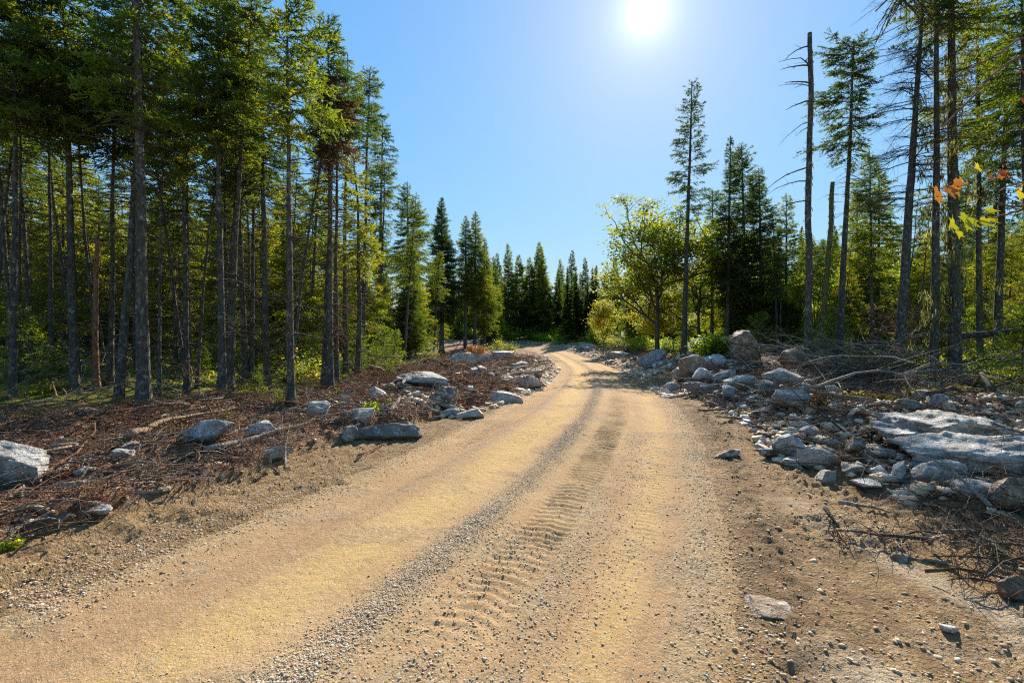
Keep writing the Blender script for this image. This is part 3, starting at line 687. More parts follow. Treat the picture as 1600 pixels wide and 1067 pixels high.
RK = [  # px, py of the base, width px, height px, depth factor, material, yaw, label
 (8, 762, 86, 78, .8, M_ROCKB, .2, 'large pale bluish boulder cut off by the left edge of the picture'),
 (318, 694, 100, 36, .4, M_ROCKB, -.35, 'long tilted grey slab rising out of the brown root litter', (0, -.28)),
 (405, 684, 46, 26, .8, M_ROCKB, .4, 'rounded grey stone just right of the long tilted slab'),
 (422, 720, 56, 22, .7, M_ROCKW, .1, 'low white-topped stone lying at the lip of the left shoulder'),
 (495, 658, 34, 32, .9, M_ROCKW, .5, 'blocky white stone below the slim bare spruce trunk'),
 (539, 692, 38, 26, .8, M_ROCKB, -.2, 'square blue-grey block beside the long dark ledge'),
 (606, 690, 96, 28, .5, M_ROCKD, .08, 'long dark low ledge of stone edging the left shoulder'),
 (562, 659, 36, 24, .8, M_ROCK, .3, 'grey stone beside the small leafy green shrub'),
 (540, 657, 22, 16, .8, M_ROCKT, .3, 'small tan stone tucked left of the grey stone by the green shrub'),
 (655, 608, 80, 27, .6, M_ROCK, .1, 'wide flat-topped grey boulder behind the upright pointed stone'),
 (697, 640, 46, 40, .8, M_ROCKD, .6, 'upright pointed dark stone beside pale split logs'),
 (726, 575, 52, 27, .7, M_ROCKW, .2, 'large pale boulder at the foot of the left spruces near the bend'),
 (588, 630, 34, 28, .4, M_ROCKW, .9, 'thin tilted pale stone above the leafy green shrub'),
 (138, 812, 60, 16, .7, M_ROCKW, .15, 'low white stone half buried near the lower left litter'),
 (183, 718, 34, 16, .8, M_ROCKW, .5, 'small white stone in the middle of the left root litter'),
 (84, 712, 44, 20, .8, M_ROCKT, .3, 'brownish stone in the root litter right of the left-edge boulder'),
 (126, 741, 26, 12, .8, M_ROCKW, .7, 'small pale stone below the brownish one in the left litter'),
 (735, 655, 40, 16, .6, M_ROCK, .2, 'flat grey stone where the left rubble meets the road'),
 (700, 652, 42, 14, .6, M_ROCKB, .0, 'flat blue-grey stone below the upright pointed stone'),
 (758, 570, 28, 16, .8, M_ROCKW, .2, 'pale stone between the large pale boulder and the yellow bush'),
 (788, 567, 40, 20, .8, M_ROCK, .5, 'grey mound-shaped rock in front of the yellow bush'),
 (826, 608, 50, 20, .7, M_ROCK, -.3, 'long grey rock beside the inside of the road bend'),
 (790, 630, 54, 18, .6, M_ROCKW, -.4, 'long pale rock at the road edge below the inside bend'),
 (812, 577, 26, 13, .8, M_ROCKW, .1, 'small white rock on the inside of the bend by the yellow bush'),
 (838, 588, 22, 12, .8, M_ROCKB, .7, 'small bluish rock next to the road at the tight of the bend'),
 (1170, 566, 50, 54, .8, M_ROCKT, .2, 'tall brown boulder standing on top of the right rock pile'),
 (1100, 586, 54, 36, .6, M_ROCKT, -.4, 'leaning tan slab in front of the tall dark spruce', (0, -.35)),
 (1024, 572, 40, 26, .8, M_ROCKB, .1, 'rounded blue boulder near the base of the yellow maple'),
 (1066, 594, 30, 16, .8, M_ROCK, .1, 'small round grey boulder at the near end of the right rock pile'),
 (1104, 596, 40, 22, .8, M_ROCKW, .5, 'pale pointed rock below the leaning tan slab'),
 (1137, 597, 42, 17, .6, M_ROCK, -.5, 'narrow grey slab propped against the pale pointed rock', (0, -.4)),
 (1162, 604, 50, 20, .7, M_ROCK, .2, 'broad flat grey rock in the middle of the right rock pile'),
 (1200, 616, 34, 22, .8, M_ROCKD, .3, 'rounded dark rock right of the broad flat rock'),
 (1235, 603, 54, 28, .8, M_ROCKW, .1, 'mottled white boulder left of the bare snag'),
 (1252, 636, 78, 30, .7, M_ROCK, .05, 'large square-faced grey block below the mottled white boulder'),
 (1205, 652, 58, 20, .6, M_ROCKD, -.1, 'smooth dark wedge-shaped rock lying below the square-faced block'),
 (1102, 616, 52, 18, .8, M_ROCKD, .2, 'dark angular rock at the lower left of the right rock pile'),
 (1140, 622, 26, 20, .8, M_ROCKB, .6, 'small blue rock at the lower edge of the right rock pile'),
 (1180, 630, 24, 14, .8, M_ROCKB, .2, 'small dark blue stone left of the square-faced block'),
 (1530, 712, 235, 66, .7, M_ROCK, .12, 'huge layered grey ledge at the right with a smooth sunlit back'),
 (1552, 752, 215, 72, .6, M_ROCK, -.1, 'huge ridged grey ledge in front of the smooth one at the right'),
 (1478, 752, 90, 34, .7, M_ROCK, .2, 'low grey rock at the left toe of the big ledges'),
 (1540, 775, 84, 24, .7, M_ROCKW, .1, 'flat pale grey plate of stone by the right picture edge'),
 (1604, 800, 84, 62, .7, M_ROCKT, .35, 'tan cube-like block cut off by the right picture edge'),
 (1248, 712, 52, 32, .8, M_ROCKB, .4, 'dark blue-grey rock at the edge of the right shoulder'),
 (1284, 736, 58, 36, .6, M_ROCKW, -.6, 'white and grey mottled slab beside the dark blue-grey rock'),
 (1241, 733, 34, 18, .8, M_ROCKB, .1, 'small bluish stone in front of the dark blue-grey rock'),
 (1293, 756, 32, 20, .8, M_ROCK, .4, 'rounded grey stone at the lower end of the mottled slab'),
 (1364, 768, 52, 16, .7, M_ROCKW, .2, 'flat bright white stone on the edge of the right shoulder'),
 (1338, 712, 40, 28, .6, M_ROCKT, .7, 'brownish stone tilted in the litter above the flat white stone'),
 (1410, 755, 36, 34, .5, M_ROCKW, 1.1, 'upright pale stone leaning in the litter left of the ledges'),
 (1256, 670, 30, 10, .8, M_ROCKB, .1, 'small flat blue stone on orange moss right of the shoulder'),
 (1210, 716, 44, 18, .6, M_ROCKD, .2, 'dark stone half buried above the right shoulder'),
 (1140, 716, 46, 12, .5, M_ROCKT, .1, 'flat clod-like tan stone alone on the right shoulder'),
 (1390, 716, 34, 14, .8, M_ROCKW, .3, 'small pale stone in the litter left of the smooth ledge'),
 (1445, 665, 50, 16, .6, M_ROCKW, .2, 'pale flat stone at the left tip of the smooth ledge'),
 (1592, 940, 46, 38, .7, M_ROCKT, .2, 'orange-tan stone by the lower right picture edge'),
 (1213, 960, 72, 20, .8, M_ROCKT, -.3, 'flat-topped embedded rock in the lower right dirt', (.12, .08)),
 (1487, 990, 24, 12, .8, M_ROCKW, .3, 'lone white pebble-like stone in the lower right dirt'),
 (1410, 878, 30, 10, .8, M_ROCKT, .3, 'small tan stone below the dark brush at the right'),
 (920, 546, 30, 10, .7, M_ROCKB, .1, 'bluish rock low beside the far right road edge'),
 (968, 560, 40, 13, .7, M_ROCK, .1, 'low grey rock beside the road left of the blue boulder'),
 (1255, 572, 56, 34, .7, M_ROCKT, .2, 'shaded brown boulder behind the bare snag'),
]
LODC = {}
for i, rk in enumerate(RK):
    px, py, wp, hp, dp, mat, yaw, lab = rk[:8]
    x, y, z = hit(px, py)
    wm, hm = wp / F * y * 1.06, hp / F * y * 1.18
    big = 'huge' in lab
    me = rock_mesh(100 + i, (wm, max(wm * dp, hm * .6), hm), mat, ICO5 if (big or wp > 38) else ICO4, 9 if big else 13, .035 if not big else .085, 'slab' if big else 'block')
    o = obj('boulder' if wm > .45 else 'stone', me, None, (x, y + wm * dp * .3, z - hm * (.72 if 'embedded' in lab else .22)))
    tilt = rk[8] if len(rk) > 8 else (random.uniform(-.1, .1), random.uniform(-.12, .12))
    o.rotation_euler = (tilt[0], tilt[1], yaw)
    tag(o, lab, 'rock', None)
# the uncounted-looking mid-size stones of the pile, each its own object
protos = [rock_mesh(300 + i, (1, random.uniform(.6, .95), random.uniform(.4, .75)), [M_ROCK, M_ROCKW, M_ROCKB, M_ROCKD, M_ROCKT, M_ROCK][i % 6], ICO3, 10, .03) for i in range(14)]
def scatter_rocks(n, ylo, yhi, fa, fb, lo, hi, label, group, seed, p=1.4, bias=1.0):
    r = np.random.default_rng(seed)
    for k in range(n):
        y = ylo + (yhi - ylo) * r.uniform() ** p
        a, b = fa(y), fb(y)
        x = a + (b - a) * r.uniform() ** bias
        s = lo + (hi - lo) * r.uniform() ** 2
        o = obj('stone', protos[int(r.integers(14))], None, (x, y, gz(x, y) - s * .15))
        o.scale = (s, s * r.uniform(.8, 1.2), s * r.uniform(.7, 1.2)); o.rotation_euler = (r.normal(0, .25), r.normal(0, .25), r.uniform(0, 6.28))
        tag(o, label, 'rock', group)
rdf = lambda y: float(np.interp(y, *RD)); ldf = lambda y: float(np.interp(y, *LD))
scatter_rocks(62, 11, 24, lambda y: rdf(y) - .2, lambda y: rdf(y) + 4.2, .25, .8, 'angular stone among the others heaped in the rock pile right of the road', 'stones of the right rock pile', 1)
scatter_rocks(44, 24, 62, lambda y: rdf(y) - .4, lambda y: rdf(y) + 2.8, .3, .9, 'stone in the rubble line along the far right road edge', 'stones along the far right road edge', 2, 1.2)
scatter_rocks(46, 12, 42, lambda y: ldf(y) + .35, lambda y: ldf(y) - 2.4, .22, .75, 'stone in the rubble ridge on the inside of the road bend', 'stones on the inside of the bend', 3, 1.3)
scatter_rocks(46, 4.2, 11, lambda y: rdf(y) + .1, lambda y: rdf(y) + 4.0, .10, .42, 'loose stone lying in the brown litter right of the shoulder', 'loose stones in the right litter', 4)
scatter_rocks(30, 4.5, 13, lambda y: ldf(y) - .1, lambda y: ldf(y) - 4.0, .08, .30, 'loose stone lying in the brown root litter left of the road', 'loose stones in the left litter', 5)

# ------------------------------------------------------------------ litter, roots and brush
def twig_batch(r, x, y, L, rad0, lift=.03, arch=.12, curl=.8, K=6, z=None, yaw=None, elev=.15):
    n = len(x)
    z = ground_h(x, y) if z is None else z
    a = r.uniform(0, 2 * math.pi, n) if yaw is None else yaw
    u = np.linspace(0, 1, K)[None, :]
    da = r.normal(0, curl, n)[:, None] * u ** 1.2 + r.normal(0, .18, (n, K)).cumsum(1) * .6
    ang = a[:, None] + da
    st = (L[:, None] / (K - 1))
    X = x[:, None] + np.c_[np.zeros(n), np.cumsum(np.cos(ang) * st, 1)[:, :-1]]
    Y = y[:, None] + np.c_[np.zeros(n), np.cumsum(np.sin(ang) * st, 1)[:, :-1]]
    e = np.abs(r.normal(0, elev, n))[:, None]
    Z = z[:, None] + lift * r.uniform(-.3, 1, n)[:, None] + e * L[:, None] * u + arch * L[:, None] * np.sin(u * math.pi) * r.uniform(-.1, 1, n)[:, None] + r.normal(0, .01, (n, K))
    Z = np.maximum(Z, z[:, None] - .05)
    R = rad0[:, None] * (1 - .75 * u)
    return np.stack([X, Y, Z], -1), R
def build_litter(name, n, fa, fb, ylo, yhi, seed, mats, Lr=(.15, .85), rr=(.003, .010), p=1.5, elev=.12, arch=.15):
    r = np.random.default_rng(seed); mb = MB()
    y = ylo + (yhi - ylo) * r.uniform(0, 1, n) ** p
    a, b = fa(y), fb(y); x = a + (b - a) * r.uniform(0, 1, n)
    keep = (fbm(x * 1.1, y * 1.1, 2, seed) + r.uniform(-.5, .5, n)) > -.18
    x, y = x[keep], y[keep]; n = len(x)
    sc = np.clip(y / 7, .8, 3)
    L = r.uniform(*Lr, n) * (.5 + r.uniform(0, 1, n) ** 2); R = r.uniform(*rr, n) * sc * (.8 + 2.2 * r.uniform(0, 1, n) ** 14)
    P, Rr = twig_batch(r, x, y, L, R, .04, arch, 1.0, 6, elev=elev)
    m = np.clip(r.uniform(0, 1, n) * .62 + .38 * (.5 + .9 * fbm(x * .7, y * .7, 2, seed + 3)), 0, .999)
    for i in range(len(mats)):
        k = (m >= i / len(mats)) & (m < (i + 1) / len(mats))
        V, Fs = tubes(P[k], Rr[k], 3); mb.add(V, Fs, i)
    # broken chunks of root and bark
    m_ = n // 26; ki = r.integers(0, n, m_)
    P2, R2 = twig_batch(r, x[ki] + r.normal(0, .1, m_), y[ki], r.uniform(.10, .5, m_) * np.clip(sc[ki], 1, 2), r.uniform(.012, .034, m_) * np.clip(sc[ki], 1, 1.8), .03, .05, .35, 4, elev=.15)
    R2 = np.maximum(R2, R2[:, :1] * .55) * r.uniform(.7, 1.2, R2.shape)
    V, Fs = tubes(P2, R2, 5, True); mb.add(V, Fs, len(mats) - 1)
    # hanks of fine rootlets
    hk = n // 90; hi_ = r.integers(0, n, hk); rep_ = r.integers(25, 60, hk); q_ = np.repeat(hi_, rep_); nn = len(q_)
    P3_, R3_ = twig_batch(r, x[q_] + r.normal(0, .07, nn), y[q_] + r.normal(0, .05, nn), r.uniform(.08, .3, nn) * sc[q_], r.uniform(.0015, .0035, nn) * sc[q_], .10, .5, 1.4, 5, elev=.35)
    V, Fs = tubes(P3_, R3_, 3); mb.add(V, Fs, 0)
    # bark flakes and dead leaves
    n2 = n * 2
    y = ylo + (yhi - ylo) * r.uniform(0, 1, n2) ** p; a, b = fa(y), fb(y); x = a + (b - a) * r.uniform(0, 1, n2)
    z = ground_h(x, y) + r.uniform(0, .025, n2)
    s = r.uniform(.012, .04, n2) * np.clip(y / 7, .8, 3)
    an = r.uniform(0, 6.28, n2); tl = r.normal(0, .5, (n2, 2))
    u = np.stack([np.cos(an), np.sin(an), tl[:, 0]], -1) * s[:, None]; v = np.stack([-np.sin(an), np.cos(an), tl[:, 1]], -1) * (s * r.uniform(.2, .6, n2))[:, None]
    c = np.stack([x, y, z], -1)
    Q = np.stack([c - u, c - v, c + u * .9, c + v * 1.1], 1).reshape(-1, 3)
    mb.add(Q, np.arange(n2 * 4).reshape(-1, 4), 0)
    tag(obj(name, mb.mesh(name, mats, True)), kind='stuff')
build_litter('root_litter', 22000, lambda y: np.interp(y, *LD), lambda y: np.interp(y, *FL) - .3, 3.0, 15, 61, [M_ROOT, M_ROOT, M_TWIG, M_GREYW])
build_litter('root_litter', 6500, lambda y: np.interp(y, *LD) - .8, lambda y: np.interp(y, *FL) - .4, 12, 44, 62, [M_ROOT, M_TWIG, M_ROOT, M_GREYW], (.3, 1.6), (.004, .009), 1.3)
build_litter('twig_litter', 13000, lambda y: np.interp(y, *RD) + .05, lambda y: np.interp(y, *FR) + 1.2, 2.6, 14, 63, [M_ROOT, M_TWIG, M_TWIG, M_GREYW], elev=.15)
build_litter('twig_litter', 3000, lambda y: np.interp(y, *RD) + 2.0, lambda y: np.interp(y, *FR) + 1, 12, 60, 64, [M_TWIG, M_GREYW], (.3, 1.5), (.004, .009), 1.3)
build_litter('forest_litter', 5000, lambda y: np.interp(y, *FL), lambda y: np.interp(y, *FL) - 14, 6, 40, 65, [M_TWIG, M_GREYW, M_TWIG], (.3, 1.8), (.003, .009), 1.3, .25)

def big_twigs(r, P0, yaw, L, rad0, nsub=14, elev=.2, droop=.2):
    """one dead branch with its side twigs, as point lists"""
    K = 9; u = np.linspace(0, 1, K)
    ang = yaw + np.cumsum(r.normal(0, .10, K)) + r.normal(0, .35) * u
    st = L / (K - 1)
    X = P0[0] + np.r_[0, np.cumsum(np.cos(ang) * st)[:-1]]; Y = P0[1] + np.r_[0, np.cumsum(np.sin(ang) * st)[:-1]]
    Z = P0[2] + elev * L * u - droop * L * u ** 2 + np.cumsum(r.normal(0, .012 * L, K))
    main = np.stack([X, Y, Z], -1)
    subs, sr = [], []
    for k in range(nsub):
        q = r.uniform(.2, .97); i = min(int(q * (K - 1)), K - 2); f = q * (K - 1) - i
        b = main[i] * (1 - f) + main[i + 1] * f
        d = nz(main[i + 1] - main[i]); sd = np.cross(d, [0, 0, 1]) * r.choice([-1, 1]); dd = nz(d * .7 + sd * r.uniform(.4, 1.1) + np.array([0, 0, r.normal(0, .4)]))
        l = L * r.uniform(.12, .38) * (1.15 - q)
        c = nz(dd + r.normal(0, .35, 3)) * l * .5
        subs.append(np.stack([b, b + dd * l * .35, b + dd * l * .6 + c * .35, b + dd * l * .8 + c])); sr.append(rad0 * .38 * (1.1 - q) * np.array([1, .8, .6, .3]))
    return main, rad0 * (1 - .8 * u), np.array(subs), np.array(sr)
def branch_mesh(seed, L, rad0, mats, nsub=14, elev=.1, droop=.1, seg=6):
    r = np.random.default_rng(seed); mb = MB()
    m, mr, s, sr = big_twigs(r, (0, 0, 0), 0, L, rad0, nsub, elev, droop)
    V, Fs = tubes(m[None], mr[None], seg, True); mb.add(V, Fs)
    if nsub:
        V, Fs = tubes(s, sr, 3); mb.add(V, Fs)
    return mb.mesh('fallen_branch', mats)
def lay(px, py, px2, py2, r0, mat, label, nsub=0, cat='stick', name='fallen_branch', lift=0.03, seed=None):
    """a branch lying between two spots of ground"""
    x, y, z = hit(px, py); x2, y2, z2 = hit(px2, py2)
    L = math.dist((x, y, z), (x2, y2, z2))
    me = branch_mesh(seed or int(px * 7 + py), L, r0, [mat], nsub, 0, .0)
    o = obj(name, me, None, (x, y, z + lift + r0 * .5))
    v = Vector((x2 - x, y2 - y, z2 - z)); o.rotation_euler = (0, -math.atan2(v.z, math.hypot(v.x, v.y)), math.atan2(v.y, v.x))
    tag(o, label, cat); return o
lay(560, 716, 626, 692, .017, M_ROOT, 'dark brown stick lying alone on the left gravel shoulder')
lay(205, 690, 268, 652, .05, M_LOGW, 'peeled reddish log half buried left of the long tilted slab', 3, 'log', 'fallen_log')
lay(64, 752, 205, 672, .018, M_ROOT, 'long dark root crossing the litter beside the left-edge boulder', 5)
lay(470, 655, 560, 695, .018, M_GREYW, 'forked bleached branch below the blocky white stone', 6)
lay(425, 690, 470, 728, .012, M_GREYW, 'short bleached stick reaching the shoulder near the low white-topped stone', 3)
lay(150, 745, 300, 742, .014, M_LOGW, 'straight pale stick lying level across the left litter', 2)
lay(5, 790, 80, 745, .02, M_LOGW, 'pale stripped root at the far lower left of the litter', 3)
lay(650, 617, 690, 630, .045, M_LOGW, 'pinkish peeled pole in front of the wide flat-topped boulder', 0, 'log', 'fallen_log')
lay(672, 626, 728, 652, .07, M_GREYW, 'thick grey split log running down to the road below the pointed stone', 2, 'log', 'fallen_log')
lay(665, 640, 705, 655, .04, M_GREYW, 'thinner grey log beside the thick split one', 2, 'log', 'fallen_log')
lay(600, 650, 634, 618, .05, M_GREYW, 'bleached splintered pole leaning by the thin tilted stone', 1, 'log', 'fallen_log')
lay(700, 588, 800, 578, .05, M_LOGW, 'long pale pole lying across the litter below the large pale boulder', 3, 'log', 'fallen_log')
lay(772, 600, 800, 590, .06, M_GREYW, 'short grey log on the inside of the bend', 1, 'log', 'fallen_log')
lay(716, 605, 740, 590, .03, M_LOGW, 'short reddish stick poking up right of the pointed stone', 0, lift=.15)
lay(1300, 700, 1410, 655, .016, M_GREYW, 'long bleached stick aimed up at the smooth ledge', 3, lift=.08)
lay(1340, 690, 1425, 658, .012, M_GREYW, 'thin bleached stick crossing above the brownish tilted stone', 2, lift=.1)
lay(1450, 750, 1590, 742, .012, M_ROOT, 'long bent reddish twig lying over the toe of the ledges', 3, lift=.10)
lay(1545, 725, 1600, 700, .012, M_GREYW, 'thin twig resting on the ridged ledge near the right edge', 2, lift=.3)
lay(1310, 792, 1400, 800, .022, M_GREYW, 'grey stick along the rim of the right shoulder', 2)
lay(1500, 890, 1600, 840, .010, M_ROOT, 'slender dark twig rising to the lower right picture edge', 2, lift=.06)
lay(1560, 905, 1600, 935, .010, M_ROOT, 'thin twig over the orange-tan stone at lower right', 1, lift=.08)
lay(1150, 612, 1230, 640, .014, M_GREYW, 'thin grey stick across the middle of the right rock pile', 3, lift=.2)
lay(1260, 650, 1400, 600, .03, M_GREYW, 'long bleached branch slanting up through the brush right of the square-faced block', 8, lift=.25)
lay(1330, 575, 1420, 580, .05, M_GREYW, 'thick bleached branch lying level on the brush heap', 8, lift=.5)
lay(1400, 610, 1465, 590, .06, M_GREYW, 'thick grey limb at the foot of the leaning bare spruce', 5, lift=.2)
lay(1450, 640, 1560, 612, .035, M_TWIG, 'dark arching limb behind the smooth ledge', 8, lift=.15)
lay(1552, 632, 1600, 575, .04, M_TWIG, 'dark charred-looking stub leaning at the right edge of the brush', 2, lift=.1)
lay(0, 646, 150, 628, .05, M_TWIG, 'mossy log lying at the edge of the left forest floor', 4, 'log', 'fallen_log')
lay(395, 605, 480, 560, .05, M_TWIG, 'dark leaning dead stem behind the slim bare spruce', 6, 'log', 'fallen_log', lift=.2)
rs_ = random.Random(5)
for i in range(30):
    left = i < 17
    y = 4.2 + (13 if left else 9) * rs_.random() ** 1.3
    x = (float(np.interp(y, *LD)) - rs_.uniform(.3, 4.0)) if left else (float(np.interp(y, *RD)) + rs_.uniform(.4, 4.5))
    L = rs_.uniform(.6, 2.2); me = branch_mesh(900 + i, L, rs_.uniform(.014, .05) * (1 + y / 18), [rs_.choice([M_GREYW, M_LOGW, M_ROOT, M_GREYW])], rs_.choice([0, 3, 6]), .0, .0)
    o = obj('fallen_branch', me, None, (x, y, gz(x, y) + .06)); o.rotation_euler = (0, rs_.gauss(0, .07), rs_.gauss(.5, .8) if left else rs_.gauss(2.6, .8))
    tag(o, 'stick', 'stick', 'sticks strewn in the litter')
# little clump on the road
mbx = MB(); r_ = np.random.default_rng(3)
x, y, z = hit(893, 690)
P_, R_ = twig_batch(r_, np.zeros(16) + r_.normal(0, .03, 16), r_.normal(0, .03, 16), r_.uniform(.06, .2, 16), r_.uniform(.004, .010, 16), .02, .3, 1.2, 5, z=np.zeros(16), elev=.3)
V_, F_ = tubes(P_, R_, 4); mbx.add(V_, F_)
tag(obj('twig_clump', mbx.mesh('twig_clump', [M_ROOT]), None, (x, y, z + .06)), 'small dark clump of broken twigs lying in the middle of the road', 'twigs')
mbx = MB(); x, y, z = hit(1325, 845)
P_, R_ = twig_batch(r_, r_.normal(0, .05, 26), r_.normal(0, .04, 26), r_.uniform(.05, .18, 26), r_.uniform(.002, .006, 26), .02, .4, 1.2, 5, z=np.zeros(26), elev=.5)
V_, F_ = tubes(P_, R_, 3); mbx.add(V_, F_)
tag(obj('twig_clump', mbx.mesh('twig_clump', [M_ROOT]), None, (x, y, z)), 'small brown root tuft on the right dirt shoulder', 'twigs')

# dead brush heaped right of the rock pile and elsewhere
def brush(name, spots, seed, mats, label=None):
    r = np.random.default_rng(seed); mb = MB()
    for (px, py, n, spread, L0, h0) in spots:
        bx, by, bz = hit(px, py)
        for k in range(n):
            x = bx + r.normal(0, spread); y = by + r.normal(0, spread * .7)
            m, mr, s, sr = big_twigs(r, (x, y, gz(x, y) + r.uniform(0, h0)), r.uniform(0, 6.28), L0 * r.uniform(.5, 1.3), r.uniform(.006, .022), 16, r.uniform(-.1, .7), r.uniform(0, .6))
            mi = int(r.integers(len(mats)))
            V, Fs = tubes(m[None], mr[None], 5); mb.add(V, Fs, mi)
            V, Fs = tubes(s, sr, 3); mb.add(V, Fs, mi)
            # third order wisps
            b = s[:, 2] ; d = nz(s[:, 3] - s[:, 1] + r.normal(0, .3, (len(s), 3)) * .3)
            q = np.stack([b, b + d * .1 + r.normal(0, .02, b.shape), b + d * .22 + r.normal(0, .04, b.shape)], 1)
            V, Fs = tubes(q, np.full((len(q), 3), .0025) * np.array([1, .8, .5]), 3); mb.add(V, Fs, mi)
    tag(obj(name, mb.mesh(name, mats)), label, None, None, 'stuff')
brush('brushwood', [(1330, 590, 46, 1.2, 1.9, .9), (1400, 600, 50, 1.3, 2.0, .9), (1480, 620, 22, 1.1, 1.4, .25), (1560, 640, 22, .9, 1.1, .2), (1280, 600, 14, .6, 1.4, .5),
                    (1590, 700, 8, .5, .9, .3), (1540, 880, 16, .35, .5, .1), (1480, 830, 10, .35, .5, .1), (1300, 660, 10, .7, .8, .1)], 71, [M_TWIG, M_GREYW, M_TWIG])
brush('brushwood', [(40, 640, 14, 1.6, 1.6, .2), (150, 600, 14, 1.6, 1.8, .4), (290, 610, 10, 1.2, 1.4, .3), (340, 730, 10, .5, .6, .1), (420, 590, 14, 1.6, 1.6, .5), (520, 600, 14, 1.2, 1.6, .5),
                    (620, 575, 14, 1.6, 1.8, .4), (560, 640, 8, .6, .8, .1), (690, 565, 12, 1.5, 1.8, .3)], 72, [M_TWIG, M_GREYW, M_ROOT])
# brown dead spruce tops lying in the brush
def needles_on(mb, r, base, dirv, L, mat, tint, size=.06, dens=38, wid=.30, spread=.8):
    """needle tufts along many little twigs: base, dirv (n,3), L (n,)"""
    n = len(L); c = np.maximum(1, (L * dens).astype(int)); ix = np.repeat(np.arange(n), c)
    u = r.uniform(.02, 1.05, len(ix))
    p = base[ix] + dirv[ix] * (L[ix] * u)[:, None]; p[:, 2] -= (.25 * L[ix] * u ** 2)
    d = nz(dirv[ix] * .75 + r.normal(0, spread * .6, (len(ix), 3)))
    s = size * r.uniform(.55, 1.25, len(ix)); w = s * wid * r.uniform(.6, 1.3, len(ix))
    sd = nz(np.cross(d, r.normal(0, 1, (len(ix), 3))))
    a = p - sd * w[:, None] * .5; b = p + sd * w[:, None] * .5; e = p + d * s[:, None]
    tv = (tint[ix] if np.ndim(tint) else np.full(len(ix), tint)) + r.normal(0, .07, len(ix))
    V = np.stack([a, b, e + sd * w[:, None] * .25, e - sd * w[:, None] * .25], 1).reshape(-1, 3)
    mb.add(V, np.arange(len(ix) * 4).reshape(-1, 4), mat, np.repeat(np.clip(tv, 0, 1), 4))

# ------------------------------------------------------------------ spruce trees
def trunk_pts(r, H, lean=(0, 0), bend=.06, K=16):
    u = np.linspace(0, 1, K)
    x = lean[0] * u + bend * np.cumsum(r.normal(0, .25, K)) * u ** .5; y = lean[1] * u + bend * np.cumsum(r.normal(0, .25, K)) * u ** .5
    return np.stack([x, y, u * H - .12 * (u == 0)], -1)
def trunk_mesh(r, H, rb, pts, mat=None, seg=10, top=.1, snap=False):
    pts2 = up_sample(pts, 30)
    u = pts2[:, 2] / H
    R = rb * ((1 - u * (1 - top)).clip(.03) ** .85 + .55 * np.exp(-u * H / .22))
    V, Fs = tubes(pts2[None], R[None], seg, True)
    P = V.copy(); rn = noise3(P * np.array([1, 1, .4]), 9, int(r.integers(99)))
    c = np.repeat(pts2, seg, axis=0); V = c + (V - c) * (1 + .11 * rn)[:, None]
    mb = MB(); mb.add(V, Fs); return mb.mesh('trunk', [mat or M_BARK])
def at_h(pts, z):
    return np.stack([np.interp(z, pts[:, 2], pts[:, 0]), np.interp(z, pts[:, 2], pts[:, 1]), z], -1)
